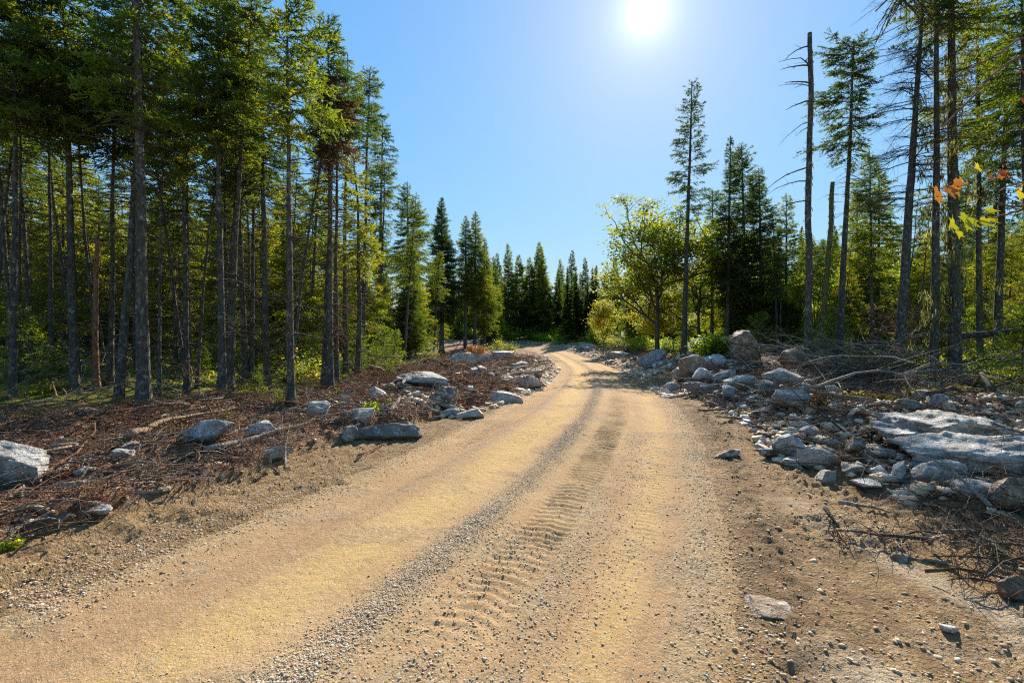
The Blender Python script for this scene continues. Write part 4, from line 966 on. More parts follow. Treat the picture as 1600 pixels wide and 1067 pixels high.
def crown_mesh(r, pts, H, cb, R, mat, step=.16, nb=5, droop=.45, up=.25, dens=50, size=.078, sparse=0.0, bare=0.0, lump=.35, shape=.75, tint0=.4, tintv=.28, side=None, clumptop=0, twl=.46):
    mb = MB(); nb += 1
    z0 = cb * H; zs, az = [], []
    z = z0
    while z < H - .15:
        rel = (z - z0) / (H - z0)
        m = nb if rel < .9 else max(3, nb - 1)
        for k in range(m):
            if r.uniform() < sparse * (1 - rel * .6): continue
            zs.append(z + r.normal(0, step * .35)); az.append(r.uniform(0, 6.283))
        z += step * (1.15 - .5 * rel)
    zs = np.clip(np.array(zs), z0 * .98, H - .05); az = np.array(az); n = len(zs)
    rel = (zs - z0) / (H - z0)
    prof = (1 - rel) ** shape * np.minimum(1, .45 + rel * 3.2)
    if clumptop: prof = np.maximum(prof, clumptop * np.exp(-((rel - .86) / .1) ** 2))
    lu = 1 + lump * vnoise(np.cos(az) * 1.1 + zs * 1.1, np.sin(az) * 1.1 + 7, int(r.integers(1000)))
    L = (R * prof * lu * r.uniform(.6, 1.15, n) + .09)
    if side is not None: L = L * (1 + .45 * np.cos(az - side))
    base = at_h(pts, zs)
    K = 6; u = np.linspace(0, 1, K)[None]
    el = up * (.3 + 1.6 * rel) + r.normal(0, .1, n); dr = droop * (1.15 - rel * .9)
    cz = el[:, None] * u - dr[:, None] * u ** 1.5 + .16 * u ** 3
    aj = az[:, None] + r.normal(0, .25, n)[:, None] * u
    B = base[:, None, :] + np.stack([np.cos(aj) * u * L[:, None], np.sin(aj) * u * L[:, None], cz * L[:, None]], -1)
    RR = (.004 + .009 * L[:, None]) * (1 - .8 * u)
    V, Fs = tubes(B, RR, 3); mb.add(V, Fs, 1)
    # side twigs
    ntw = np.maximum(3, (L / .062).astype(int)); ix = np.repeat(np.arange(n), ntw)
    q = r.uniform(.12, 1.0, len(ix)) ** .85
    live = r.uniform(0, 1, n) > bare * (1 - rel)
    fi = q * (K - 1); i0 = np.minimum(fi.astype(int), K - 2); f = (fi - i0)[:, None]
    p = B[ix, i0] * (1 - f) + B[ix, i0 + 1] * f; d = nz(B[ix, i0 + 1] - B[ix, i0])
    sd = np.cross(d, np.array([0, 0, 1.])) * r.choice([-1, 1], len(ix))[:, None]
    td = nz(d * .75 + sd * r.uniform(.35, 1.1, len(ix))[:, None] + np.c_[np.zeros((len(ix), 2)), r.normal(-.08, .25, len(ix))])
    tl = (twl * L[ix] * (1.12 - q) ** .8 + .05) * r.uniform(.5, 1.15, len(ix))
    T = np.stack([p, p + td * tl[:, None] * .5, p + td * tl[:, None] - np.c_[np.zeros((len(ix), 2)), tl * .2]], 1)
    kk = (~live[ix]) | (tl > .22)
    if kk.any():
        V, Fs = tubes(T[kk], np.full((kk.sum(), 3), .0042) * np.array([1, .8, .4]), 3); mb.add(V, Fs, 1)
    bt = tint0 + tintv * (vnoise(np.cos(az) * 1.4 + zs * 1.3, np.sin(az) * 1.4, int(r.integers(1000))) + .5 * r.normal(0, 1, n) * .5)
    keep = live[ix] & (q > .22 * (1 - rel[ix]))
    needles_on(mb, r, p[keep], td[keep], tl[keep], 0, bt[ix][keep] + .12 * (q[keep] - .5), size, dens)
    # needles along the branch ends
    tip = B[:, 3]; needles_on(mb, r, tip[live], nz(B[live, 5] - B[live, 3]), np.linalg.norm(B[live, 5] - B[live, 3], axis=1) * 1.1, 0, bt[live] + .1, size, dens * 1.2)
    ld = np.array([[*pts[-1]]]); needles_on(mb, r, ld - [[0, 0, .35]], np.array([[0, 0, 1.]]), np.array([.45]), 0, tint0, size, dens * 1.5)
    return mb.mesh('crown', [mat, M_TWIG], 1)
def dead_limbs(r, pts, H, z0, z1, n, L0, rad0=.010, droop=.35, nsub=7, mat=None, az=None, up=.05):
    mb = MB()
    for k in range(n):
        z = r.uniform(z0, z1) * H; b = at_h(pts, np.array([z]))[0]
        a = r.uniform(0, 6.283) if az is None else r.normal(az, .9)
        L = L0 * r.uniform(.3, 1.1)
        m, mr, s, sr = big_twigs(r, b, a, L, rad0 * r.uniform(.6, 1.2), nsub, up + r.uniform(-.1, .2), droop * r.uniform(.4, 1.3))
        V, Fs = tubes(m[None, ::2], mr[None, ::2], 3); mb.add(V, Fs)
        if nsub:
            V, Fs = tubes(s[:, ::1], sr, 3); mb.add(V, Fs)
    return mb.mesh('dead_limbs', [mat or M_TWIG])
def lichen_mesh(r, pts, H, z0, z1, n, rb, drop=.13, reach=.05):
    mb = MB()
    if reach > .1:
        nc = n // 30; cz = r.uniform(z0, z1, nc) * H; ca = r.uniform(0, 6.28, nc); cr = reach * r.uniform(0, 1, nc) ** 1.8
        q = r.integers(0, nc, n); z = cz[q] + r.normal(0, .10, n); a = ca[q] + r.normal(0, .25, n); ex = cr[q] + np.abs(r.normal(0, .05, n))
    else:
        z = r.uniform(z0, z1, n) * H; a = r.uniform(0, 6.28, n); ex = r.uniform(0, reach, n)
    b = at_h(pts, z); rr = rb * (1 - z / H * .8) + ex
    p = b + np.stack([np.cos(a) * rr, np.sin(a) * rr, z * 0], -1)
    l = drop * r.uniform(.3, 1.6, n); w = l * r.uniform(.03, .09, n)
    sd = np.stack([-np.sin(a), np.cos(a), a * 0], -1); o = np.stack([np.cos(a), np.sin(a), a * 0], -1) * .02
    dn = np.stack([r.normal(0, .22, n), r.normal(0, .22, n), -np.ones(n)], -1)
    V = np.stack([p - sd * w[:, None], p + sd * w[:, None], p + o + dn * l[:, None] * .6 + sd * w[:, None] * .7, p + dn * l[:, None], p + o + dn * l[:, None] * .55 - sd * w[:, None] * .8], 1).reshape(-1, 3)
    mb.add(V, np.arange(n * 5).reshape(-1, 5), 0, np.repeat(r.uniform(0, 1, n), 5))
    return mb.mesh('hanging_lichen', [M_LICH], False)

def spruce(seed, H, cb, R, rb, mat=None, lean=(0, 0), limbs=30, limbL=.9, limb0=.12, lich=0, barkm=None, bend=.06, crown=True, name='spruce_tree', limb1=None, limbsub=7, top=.1, limbr=.012, limbaz=None, lreach=.05, **kw):
    r = np.random.default_rng(seed)
    pts = trunk_pts(r, H, lean, bend)
    root = empty(name)
    obj('trunk', trunk_mesh(r, H, rb, pts, barkm, top=top), root)
    if crown: obj('crown', crown_mesh(r, pts, H, cb, R, mat or M_NEED, **kw), root)
    if 0 < limbs <= 20:
        for _ in range(limbs): obj('dead_limb', dead_limbs(r, pts, H, limb0, limb1 or min(cb + .12, .95), 1, limbL, limbr, nsub=limbsub, az=limbaz), root)
    elif limbs: obj('dead_limbs', dead_limbs(r, pts, H, limb0, limb1 or min(cb + .12, .95), limbs, limbL, limbr, nsub=limbsub, az=limbaz), root)
    if lich: obj('hanging_lichen', lichen_mesh(r, pts, H, .05, .95, lich, rb, reach=lreach), root)
    return root
def hero(seed, xb, yb, xt, yt, tpx, cby, Rpx, label, **kw):
    """xb,yb base pixel; xt,yt top pixel; tpx trunk width px; cby pixel row where the live crown begins; Rpx crown radius px"""
    x, y, z = hit(xb, yb) if kw.get('Y') is None else ((xb - 800) / F * kw['Y'], kw['Y'], None)
    kw.pop('Y', None)
    if z is None: z = gz(x, y)
    top = EYE + (HZ - yt) / F * y; H = top - z
    cb = max(.02, (EYE + (HZ - cby) / F * y - z) / H)
    lean = ((xt - xb) / F * y, 0)
    if kw.get('group') == LG and kw.get('limbs', 30) > 20: kw['limbs'] = int(kw.get('limbs', 30) * 1.8); kw['limbr'] = .015
    group = kw.pop('group', None); cat = kw.pop('cat', 'tree')
    o = spruce(seed, H, cb, Rpx / F * y, tpx / F * y * .5, lean=lean, **kw)
    o.location = (x, y, z - .03)
    tag(o, label, cat, group); HEROES.append((x, y)); return o
HEROES = []
LG = 'tall spruces at the front of the left forest'
hero(1, 225, 645, 210, -190, 20, 190, 78, 'thickest grey-barked spruce trunk at the front of the left forest', sparse=.25, limbs=34, limbL=1.1, droop=.5, bend=.03, group=LG, limb0=.3, bare=.2)
hero(2, 118, 612, 96, -110, 13, 190, 120, 'leaning spruce with a pale mottled trunk left of the thickest trunk', limbs=50, limbL=1.0, group=LG, nb=6, lump=.5)
hero(3, 348, 622, 338, -35, 12, 215, 78, 'tall dense-topped spruce right of the thickest trunk', limbs=40, group=LG, nb=6, tint0=.5, lump=.5, shape=.5)
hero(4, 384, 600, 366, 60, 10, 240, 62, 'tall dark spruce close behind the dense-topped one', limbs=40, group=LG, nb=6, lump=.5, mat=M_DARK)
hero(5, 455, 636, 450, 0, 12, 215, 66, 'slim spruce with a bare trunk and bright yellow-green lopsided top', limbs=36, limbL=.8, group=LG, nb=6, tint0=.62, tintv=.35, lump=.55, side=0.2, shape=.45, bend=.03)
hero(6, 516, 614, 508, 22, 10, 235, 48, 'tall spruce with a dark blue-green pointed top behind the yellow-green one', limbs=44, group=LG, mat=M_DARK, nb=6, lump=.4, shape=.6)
hero(7, 505, 612, 530, 128, 9, 260, 46, 'dying spruce with a rust-brown dead crown', limbs=44, group=LG, mat=M_BROWN, nb=6, bare=.3, shape=.45)
hero(8, 540, 588, 545, 85, 8, 205, 30, 'thin spruce with a small narrow pointed top', limbs=40, group=LG, nb=5, lump=.5, shape=.5)
hero(9, 566, 575, 577, 108, 8, 250, 34, 'thin spruce with a ragged clump of foliage near its top', limbs=40, group=LG, nb=5, lump=.7, shape=.4, sparse=.25)
hero(10, 590, 568, 600, 188, 8, 275, 27, 'slender spruce leaning over the lower forest at the left skyline', limbs=44, limbL=1.1, group=LG, nb=4, sparse=.3, lump=.8, shape=.4)
hero(11, 640, 560, 636, 284, 7, 440, 42, 'wispy olive spruce with thin spreading branches right of the left forest', limbs=40, group=LG, nb=5, sparse=.35, tint0=.55, lump=.4)
hero(12, 690, 552, 690, 308, 8, 500, 36, 'dark full-skirted pointed spruce near the bend', limbs=10, group=LG, mat=M_DARK, nb=7, dens=46, size=.09, shape=.8)
hero(13, 727, 550, 727, 336, 6, 470, 24, 'narrow spruce first of the close trio near the bend', limbs=16, group=LG, nb=6)
hero(14, 742, 549, 743, 330, 6, 480, 26, 'taller spruce in the middle of the close trio near the bend', limbs=16, group=LG, nb=6)
hero(15, 757, 547, 757, 372, 6, 520, 26, 'shorter sunlit spruce at the right of the close trio', limbs=8, group=LG, nb=6, tint0=.55)
hero(16, 292, 622, 282, 60, 9, 260, 60, 'slim shaded spruce between the thickest trunk and the dense-topped tree', limbs=44, group=LG, nb=5)
hero(17, 392, 598, 402, 150, 7, 330, 50, 'slender spruce with sparse light needles left of the yellow-green one', limbs=44, group=LG, nb=5, sparse=.3, mat=M_SHADE)
hero(18, 527, 604, 520, 160, 8, 330, 50, 'second stem of the close clump with reddish bark', limbs=44, group=LG, nb=4, sparse=.3, mat=M_SHADE)
hero(19, 20, 622, 30, -60, 10, 200, 120, 'broad spruce filling the upper left corner', limbs=40, group=LG, nb=6, mat=M_SHADE)
hero(20, 558, 590, 562, 240, 9, 430, 40, 'crooked spruce with an elbow limb at mid height', limbs=44, group=LG, nb=5, sparse=.2, mat=M_SHADE, bend=.18)
hero(21, 172, 600, 176, 40, 9, 240, 80, 'straight dark spruce just left of the thickest trunk', limbs=44, group=LG, nb=6)
hero(22, 250, 625, 262, 130, 6, 300, 55, 'pole-thin spruce just right of the thickest trunk', limbs=30, group=LG, nb=5)
RG = 'tall trees of the right forest edge'
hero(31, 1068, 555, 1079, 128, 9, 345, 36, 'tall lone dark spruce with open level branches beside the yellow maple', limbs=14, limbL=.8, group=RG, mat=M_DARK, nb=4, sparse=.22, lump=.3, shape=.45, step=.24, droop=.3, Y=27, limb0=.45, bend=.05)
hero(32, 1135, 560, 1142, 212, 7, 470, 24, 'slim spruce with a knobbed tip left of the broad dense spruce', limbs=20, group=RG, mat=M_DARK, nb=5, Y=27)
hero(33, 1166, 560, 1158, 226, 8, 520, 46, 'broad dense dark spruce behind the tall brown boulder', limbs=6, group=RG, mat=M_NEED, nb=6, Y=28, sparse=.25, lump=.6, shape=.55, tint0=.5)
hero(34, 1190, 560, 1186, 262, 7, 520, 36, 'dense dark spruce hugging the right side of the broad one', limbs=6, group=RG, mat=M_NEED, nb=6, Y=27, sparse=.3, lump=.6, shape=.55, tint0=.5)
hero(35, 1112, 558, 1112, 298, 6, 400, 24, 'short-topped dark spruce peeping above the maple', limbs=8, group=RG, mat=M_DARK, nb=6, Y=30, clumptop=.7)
hero(36, 1228, 560, 1228, 302, 6, 520, 38, 'open-branched spruce left of the bare snag', limbs=10, group=RG, nb=5, Y=27, sparse=.15)
s1 = hero(37, 1262, 604, 1268, 50, 11, 90, 20, 'bare broken-topped snag with short stubs on its left side', crown=False, limbs=13, limbL=1.3, limb0=.42, limb1=.97, lich=260, bend=.09, limbr=.03, limbaz=3.1,  cat='dead tree', name='dead_tree', top=.55, limbsub=5, Y=14)
hero(38, 1280, 590, 1287, 285, 9, 100, 20, 'short mossy yellow-green snag leaning behind the bare one', crown=False, limbs=6, limbL=.6, barkm=M_MOSSB, lich=500, bend=.14, cat='dead tree', name='dead_tree', top=.6, Y=17)
hero(39, 1311, 592, 1335, 60, 11, 245, 50, 'spruce with a dense tufted head and straggly lower branches', limbs=30, limbL=1.0, limb0=.4, limb1=.75, group=RG, mat=M_DARK, nb=5, clumptop=.95, shape=.35, sparse=.3, Y=17, lump=.6)
hero(40, 1404, 600, 1452, -60, 16, 330, 92, 'leaning bare spruce with a haze of fine grey twigs', crown=False, limbs=150, limbL=1.9, limb0=.40, limb1=.99, group=RG, Y=13.5, limbsub=34, limbr=.018)
hero(41, 1459, 585, 1472, -260, 12, 60, 80, 'left stem of the big pair, dark at the base and lichen hung above', limbs=40, limbL=1.5, limb0=.35, lich=2400, lreach=.5, group=RG, mat=M_NEED, nb=3, sparse=.5, Y=13.2, limbsub=12)
hero(42, 1492, 582, 1486, -300, 18, 60, 95, 'thick straight right stem of the big pair, draped in yellow lichen', limbs=46, limbL=1.6, limb0=.35, lich=3600, lreach=.5, group=RG, mat=M_NEED, nb=3, sparse=.5, Y=13.5, limbsub=12)
hero(43, 1372, 560, 1373, 255, 7, 470, 34, 'slim open spruce between the tufted spruce and the leaning bare one', limbs=26, group=RG, nb=5, sparse=.2, Y=24)
hero(44, 1556, 565, 1574, 20, 12, 330, 75, 'dark-trunked spruce right of the big pair', limbs=44, limbL=1.1, group=RG, nb=4, sparse=.35, Y=17)
hero(45, 1532, 560, 1524, -80, 9, 230, 80, 'lichen-draped spruce close behind the big pair', limbs=50, limbL=1.2, limb0=.3, lich=1800, lreach=.5, group=RG, nb=4, sparse=.4, Y=17, mat=M_SHADE)
hero(46, 1338, 560, 1341, 300, 7, 480, 36, 'half-hidden mossy-stemmed spruce behind the tufted one', limbs=24, group=RG, nb=5, Y=24, barkm=M_MOSSB, mat=M_SHADE)
hero(47, 1618, 575, 1604, -60, 14, 240, 85, 'spruce whose branches come in from the right picture edge', limbs=50, limbL=1.2, group=RG, nb=4, sparse=.3, Y=13)

# prototypes for the crowded forest, then plain copies
P = {}
def proto(key, *a, **kw): P.setdefault(key, []).append(spruce(*a, **kw))
for i in range(4): proto('tall', 200 + i, 10, [.45, .55, .5, .62][i], [1.15, .95, 1.3, 1.0][i], .09, limbs=56, limbL=1.1, nb=5, lump=.8, sparse=.15, bend=.08, shape=[.7, .5, .8, .45][i], lean=(random.uniform(-.5, .5), random.uniform(-.5, .5)))
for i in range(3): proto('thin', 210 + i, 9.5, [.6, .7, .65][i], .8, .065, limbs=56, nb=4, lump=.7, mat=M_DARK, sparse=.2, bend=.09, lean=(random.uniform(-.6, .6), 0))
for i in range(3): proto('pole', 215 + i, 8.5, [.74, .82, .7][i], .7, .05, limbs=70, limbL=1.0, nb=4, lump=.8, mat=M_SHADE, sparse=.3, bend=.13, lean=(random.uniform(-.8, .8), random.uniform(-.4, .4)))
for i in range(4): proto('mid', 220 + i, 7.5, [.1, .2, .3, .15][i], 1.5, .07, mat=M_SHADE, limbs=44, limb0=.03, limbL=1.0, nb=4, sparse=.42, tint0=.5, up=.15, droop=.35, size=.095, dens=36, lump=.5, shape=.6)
for i in range(3): proto('full', 230 + i, 9, .05, 1.45, .09, limbs=24, nb=8, size=.095, dens=36, lump=.4)
for i in range(5): proto('far', 240 + i, 13, .08, [1.9, 2.3, 1.6, 2.1, 2.6][i], .12, mat=[M_NEED, M_SHADE, M_DARK, M_SHADE, M_NEED][i], limbs=0, nb=8, step=.26, size=.15, dens=22, lump=.4, shape=.8)
for i in range(2): proto('young', 250 + i, 2.2, .03, .75, .02, mat=M_YOUNG, limbs=0, nb=6, step=.12, size=.05, dens=36, name='fir_sapling', up=.3, droop=.2)
USED = set()
def place(key, x, y, sc, label, group, rz=None, cat='tree', zs=1.0):
    src = P[key][random.randrange(len(P[key]))]
    if src.name in USED:
        o = src.copy(); C.objects.link(o)
        for ch in [c for c in bpy.data.objects if c.parent == src] if src.name not in KIDS else KIDS[src.name]:
            c = ch.copy(); C.objects.link(c); c.parent = o
    else:
        KIDS[src.name] = list(src.children); USED.add(src.name); o = src
    o.location = (x, y, gz(x, y) - .05); o.rotation_euler = (random.gauss(0, .025), random.gauss(0, .025), random.uniform(0, 6.28) if rz is None else rz)
    o.scale = (sc, sc, sc * zs)
    tag(o, label, cat, group); return o
KIDS = {}
PTS = list(HEROES)
def free(x, y, d):
    return all((x - a) ** 2 + (y - b) ** 2 > d * d for a, b in PTS)
rr = random.Random(42)
def fill(n, gen, ok, dmin, mix, label, group, hs=(.8, 1.15)):
    k = 0; tries = 0
    while k < n and tries < n * 60:
        tries += 1
        x, y = gen()
        if not ok(x, y) or not free(x, y, dmin): continue
        key = rr.choice(mix); PTS.append((x, y)); k += 1
        lab = label[key] if isinstance(label, dict) else label
        place(key, x, y, rr.uniform(*hs), lab, group + (' ' + key if False else ''))
    return k
fl = lambda y: float(np.interp(y, *FL)); fr = lambda y: float(np.interp(y, *FR))
LL = {'pole': 'pole-thin bare spruce with a wisp of top, crowded in the left forest', 'tall': 'bare-stemmed spruce with a green top among the crowded left forest trees', 'thin': 'thin dark spruce pole among the crowded left forest trees',
      'mid': 'low-branched yellow-green understorey spruce within the left forest', 'full': 'full green spruce standing deep in the left forest'}
g = 'crowded spruces of the left forest'
fill(23, lambda: (rr.uniform(-14, -4), rr.uniform(9.8, 15)), lambda x, y: x < fl(y) - .5 and -1.1 < x / y, .75, ['thin', 'pole', 'pole', 'tall', 'pole'], LL, g, (.7, 1.05))
fill(44, lambda: (rr.uniform(-24, -4), rr.uniform(14, 25)), lambda x, y: x < fl(y) - .5 and -1.12 < x / y, 1.25, ['thin', 'tall', 'mid', 'mid', 'mid'], LL, g, (.75, 1.05))
fill(50, lambda: (rr.uniform(-40, -4), rr.uniform(23, 42)), lambda x, y: x < fl(y) - .8 and -1.12 < x / y, 1.8, ['tall', 'mid', 'full', 'full'], LL, g, (.8, 1.1))
fill(16, lambda: (rr.uniform(-20, -5), rr.uniform(38, 62)), lambda x, y: x < fl(y) - .8, 2.0, ['full', 'tall', 'mid'], LL, g, (.85, 1.2))
LR = {'pole': 'pole-thin bare spruce with a wisp of top in the right forest', 'tall': 'bare-stemmed spruce with a green top in the thinner right forest', 'thin': 'thin dark spruce pole in the thinner right forest',
      'mid': 'low-branched yellow-green understorey spruce in the right forest', 'full': 'full green spruce standing back in the right forest'}
g = 'spruces standing back in the right forest'
fill(38, lambda: (rr.uniform(11, 28), rr.uniform(16, 27)), lambda x, y: x > fr(y) + 1.2 and x / y < 1.12, 1.3, ['mid', 'mid', 'thin', 'tall', 'pole', 'mid'], LR, g, (.55, .85))
fill(56, lambda: (rr.uniform(10, 46), rr.uniform(25, 42)), lambda x, y: x > fr(y) + 1.5 and x / y < 1.12, 1.8, ['full', 'mid', 'tall', 'full'], LR, g, (.62, .92))
fill(36, lambda: (rr.uniform(9, 45), rr.uniform(40, 62)), lambda x, y: x > fr(y) + 1.5 and x / y < .9, 2.2, ['full', 'tall', 'full'], LR, g, (.75, 1.05))
# the wall of trees behind the far bend
g = 'spruces behind the far bend of the road'
for (px, yt, Yd) in [(772, 400, 66), (795, 380, 78), (782, 395, 84), (812, 398, 82), (828, 402, 80), (840, 378, 81), (853, 386, 78), (870, 420, 82), (880, 405, 88), (892, 390, 80), (914, 402, 79), (904, 425, 84), (930, 418, 76), (945, 425, 74), (960, 400, 72), (760, 390, 62)]:
    x = (px - 800) / F * Yd; H = EYE + (HZ - yt) / F * Yd - gz(x, Yd)
    PTS.append((x, Yd)); place('far', x, Yd, H / 13.0, 'dark pointed spruce on the skyline behind the far bend', g)
fill(34, lambda: (rr.uniform(-26, 16), rr.uniform(77, 92)), lambda x, y: True, 2.0, ['far', 'full', 'full'], 'spruce in the deep shade behind the far bend', g + ' in shade', (.65, .85))
# the wood beyond, one mass
def far_wood():
    r = np.random.default_rng(9); mb = MB(); N = 430
    done = 0
    while done < N:
        a = r.uniform(-1.15, 1.15); d = r.uniform(48, 125); x, y = d * math.sin(a), d * math.cos(a)
        if y < 94 and fl(y) - 1 < x < fr(y) + 1: continue
        if y > 94 and d < 92: continue
        if y < 62 and abs(x) / y < .5: continue
        done += 1
        H = r.uniform(8, 11.5) if y < 90 else r.uniform(10, 13.5); zb = gz(x, y)
        V, Fs = tubes(np.array([[[x, y, zb], [x, y, zb + H]]]), np.array([[.13, .02]]), 4); mb.add(V, Fs, 1)
        n = 800; rel = r.uniform(0, 1, n) ** .8; L = (1 - rel) ** .8 * 1.8 * r.uniform(.4, 1.1, n) + .15; az = r.uniform(0, 6.28, n); z = zb + H * (.1 + .9 * rel)
        tip = np.stack([x + np.cos(az) * L, y + np.sin(az) * L, z - L * .2], -1); b = np.stack([x + 0 * az, y + 0 * az, z + .1], -1)
        m = b * .5 + tip * .5; sd = np.stack([-np.sin(az), np.cos(az), 0 * az], -1) * (L * .17)[:, None]
        V = np.stack([b, m - sd, tip, m + sd], 1).reshape(-1, 3)
        mb.add(V, np.arange(n * 4).reshape(-1, 4), 0, np.repeat(r.uniform(.2, .7, n), 4))
    tag(obj('far_wood', mb.mesh('far_wood', [M_NEED, M_TWIG], False)), kind='stuff')
far_wood()

# saplings
for (px, py, hpx, lab) in [(610, 592, 36, 'bright yellow-green fir sapling at the edge of the left clearing'), (398, 625, 52, 'pale young fir seedling at the foot of the left forest left of the slim trunk'),
                           (436, 640, 34, 'low young fir by the slim bare spruce'), (1290, 545, 58, 'bright young fir left of the tufted spruce trunk'), (1335, 545, 50, 'bright young fir right of the tufted spruce trunk'),
                           (1570, 590, 60, 'low spreading fir glowing yellow-green behind the brush at the far right'), (1535, 585, 44, 'small fir in the brush just right of the big pair'),
                           (1600, 600, 50, 'fir sapling cut by the right picture edge'), (420, 575, 50, 'young fir in the gap left of the slim spruce'), (1440, 560, 60, 'young fir between the leaning spruce and the big pair'),
                           (90, 590, 60, 'young fir on the mossy floor at the far left'), (640, 548, 60, 'young fir under the wispy olive spruce'), (665, 545, 70, 'taller young fir left of the full-skirted spruce')]:
    x, y, z = hit(px, py); hm = hpx / F * y
    place('young', x, y, hm / 2.2, lab, 'young firs', cat='sapling')
for i in range(26):
    y = rr.uniform(10, 26); x = fl(y) - rr.uniform(.5, 6)
    place('young', x, y, rr.uniform(.3, 1.1), 'small fir seedling on the mossy floor of the left forest', 'fir seedlings of the left forest floor', cat='sapling')
for i in range(24):
    y = rr.uniform(12, 30); x = fr(y) + rr.uniform(.6, 8)
    place('young', x, y, rr.uniform(.4, 1.3), 'small fir seedling under the right forest trees', 'fir seedlings of the right forest floor', cat='sapling')

# ------------------------------------------------------------------ broadleaf trees and bushes
LEAFV = np.array([(0, 0), (.28, -.05), (.5, .12), (.36, .25), (.62, .5), (.34, .5), (.2, .55), (0, 1.0), (-.2, .55), (-.34, .5), (-.62, .5), (-.36, .25), (-.5, .12), (-.28, -.05)], float)
def leaves(mb, r, pos, size, mat, tint, nrm_up=.6, lobed=False):
    n = len(pos); pos = np.asarray(pos)
    d = nz(np.c_[r.normal(0, 1, (n, 2)), r.normal(-.35, .4, n)]); up = nz(np.c_[r.normal(0, 1 - nrm_up, (n, 2)), np.ones(n)])
    s = nz(np.cross(d, up)); sz = size * r.uniform(.6, 1.25, n)
    if lobed:
        V = pos[:, None] + (s[:, None] * LEAFV[None, :, :1] + d[:, None] * LEAFV[None, :, 1:]) * sz[:, None, None]
        c = pos + d * (sz * .3)[:, None] - np.cross(s, d) * (sz * .06)[:, None]
        k = len(LEAFV); V = np.concatenate([V, c[:, None]], 1).reshape(-1, 3)
        f = np.array([(i, (i + 1) % k, k) for i in range(k)])
        mb.add(V, (f[None] + np.arange(n)[:, None, None] * (k + 1)).reshape(-1, 3), mat, np.repeat(tint, k + 1))
    else:
        w = sz * .42
        V = np.stack([pos, pos + s * w[:, None] + d * sz[:, None] * .45, pos + d * sz[:, None], pos - s * w[:, None] + d * sz[:, None] * .45], 1).reshape(-1, 3)
        mb.add(V, np.arange(n * 4).reshape(-1, 4), mat, np.repeat(tint, 4))
def broadleaf(seed, H, spread, rb, mat, nleaf=11000, cb=.35, size=.11, label='', loc=(0, 0), lean=0, tint=(.2, .9), name='maple_tree', group=None, forks=5, open_=1.0):
    r = np.random.default_rng(seed)
    segs, ends = [], []
    def grow(p, d, L, rad_, lev):
        K = 7; pts = [p]; q = p.copy(); dd = d.copy()
        for k in range(K - 1):
            dd = nz(dd + r.normal(0, .13 if lev else .03, 3) + np.array([0, 0, .05])); q = q + dd * L / (K - 1); pts.append(q)
        pts = np.array(pts); segs.append((pts, np.linspace(rad_, rad_ * (.55 if lev < 3 else .3), K)))
        if lev >= 2: ends.extend(pts[3:])
        if lev >= 3: return
        for j in range([forks, 4, 4][lev]):
            i = int(r.integers(2 if lev else 3, K)); a = r.uniform(0, 6.28) if lev else j * 2 * math.pi / forks + r.uniform(-.3, .3)
            sdv = nz(np.array([math.cos(a), math.sin(a), r.uniform(.0, .7)]))
            nd = nz(dd * .45 + sdv * 1.0 * open_ + np.array([0, 0, .15]))
            grow(pts[i], nd, L * r.uniform(.5, .75), rad_ * .5, lev + 1)
        grow(pts[-1], nz(dd + r.normal(0, .2, 3)), L * .7, rad_ * .6, lev + 1)
    grow(np.array([0, 0, -.1]), nz(np.array([lean, 0, 1.])), H * .5, rb, 0)
    allp = np.concatenate([s[0] for s in segs]); e = np.array(ends)
    ext = np.percentile(np.hypot(allp[:, 0], allp[:, 1]), 93); zt = np.percentile(allp[:, 2], 98)
    def fit(p):
        p = p * np.array([spread / ext, spread / ext, H * .93 / zt]); q = np.hypot(p[:, 0], p[:, 1]); lim = spread * np.sqrt(np.clip(1.05 - ((p[:, 2] / H - .62) / .55) ** 2, .12, 1))
        k = np.where(q > lim * .8, (lim * .8 + lim * .3 * np.tanh((q - lim * .8) / (lim * .5 + .01))) / np.maximum(q, .01), 1)
        return np.c_[p[:, 0] * k, p[:, 1] * k, np.where(p[:, 2] > H * .93, H * .93 + .07 * H * np.tanh((p[:, 2] - H * .93) / (.1 * H)), p[:, 2])]
    e = fit(e); root = empty(name, (loc[0], loc[1], gz(*loc)), 0)
    mb = MB()
    V, Fs = tubes(fit(segs[0][0])[None], segs[0][1][None], 9); mb.add(V, Fs); obj('trunk', mb.mesh('trunk', [M_BARK]), root)
    mb = MB()
    for pts, rd in segs[1:]:
        V, Fs = tubes(fit(pts)[None], np.maximum(rd, .008)[None], 4); mb.add(V, Fs)
    obj('limbs', mb.mesh('limbs', [M_BARK]), root)
    mb = MB()
    ok = e[e[:, 2] > cb * H]; ix = r.integers(0, len(ok), nleaf)
    pos = ok[ix] + r.normal(0, .28, (nleaf, 3)) * np.array([1.3, 1.3, .3])
    ct = tint[0] + (tint[1] - tint[0]) * r.uniform(0, 1, len(ok))
    tv = np.clip(ct[ix] * .5 + .25 * (fbm(pos[:, 0] * .7 + seed, pos[:, 2] * .7, 2, seed) + 1) * (tint[1]) + r.normal(0, .08, nleaf) + .45 * np.clip(pos[:, 2] / H - .72, 0, 1), 0, 1)
    leaves(mb, r, pos, size, 0, tv)
    obj('crown', mb.mesh('crown', [mat], False), root)
    tag(root, label, 'tree', group); return root
bx, by = 8.9, 29.5
broadleaf(501, 10.4, 4.2, .16, M_MAPLE, 13500, .42, .17, 'large yellowing maple with a rounded open crown right of the road bend', (bx, by), .02, (.02, .6), forks=7)
broadleaf(502, 8.8, 4.2, .12, M_MAPLE, 20000, .2, .14, 'second yellow-green maple half hidden behind the lone dark spruce', (12.2, 31.5), 0, (.1, .7))
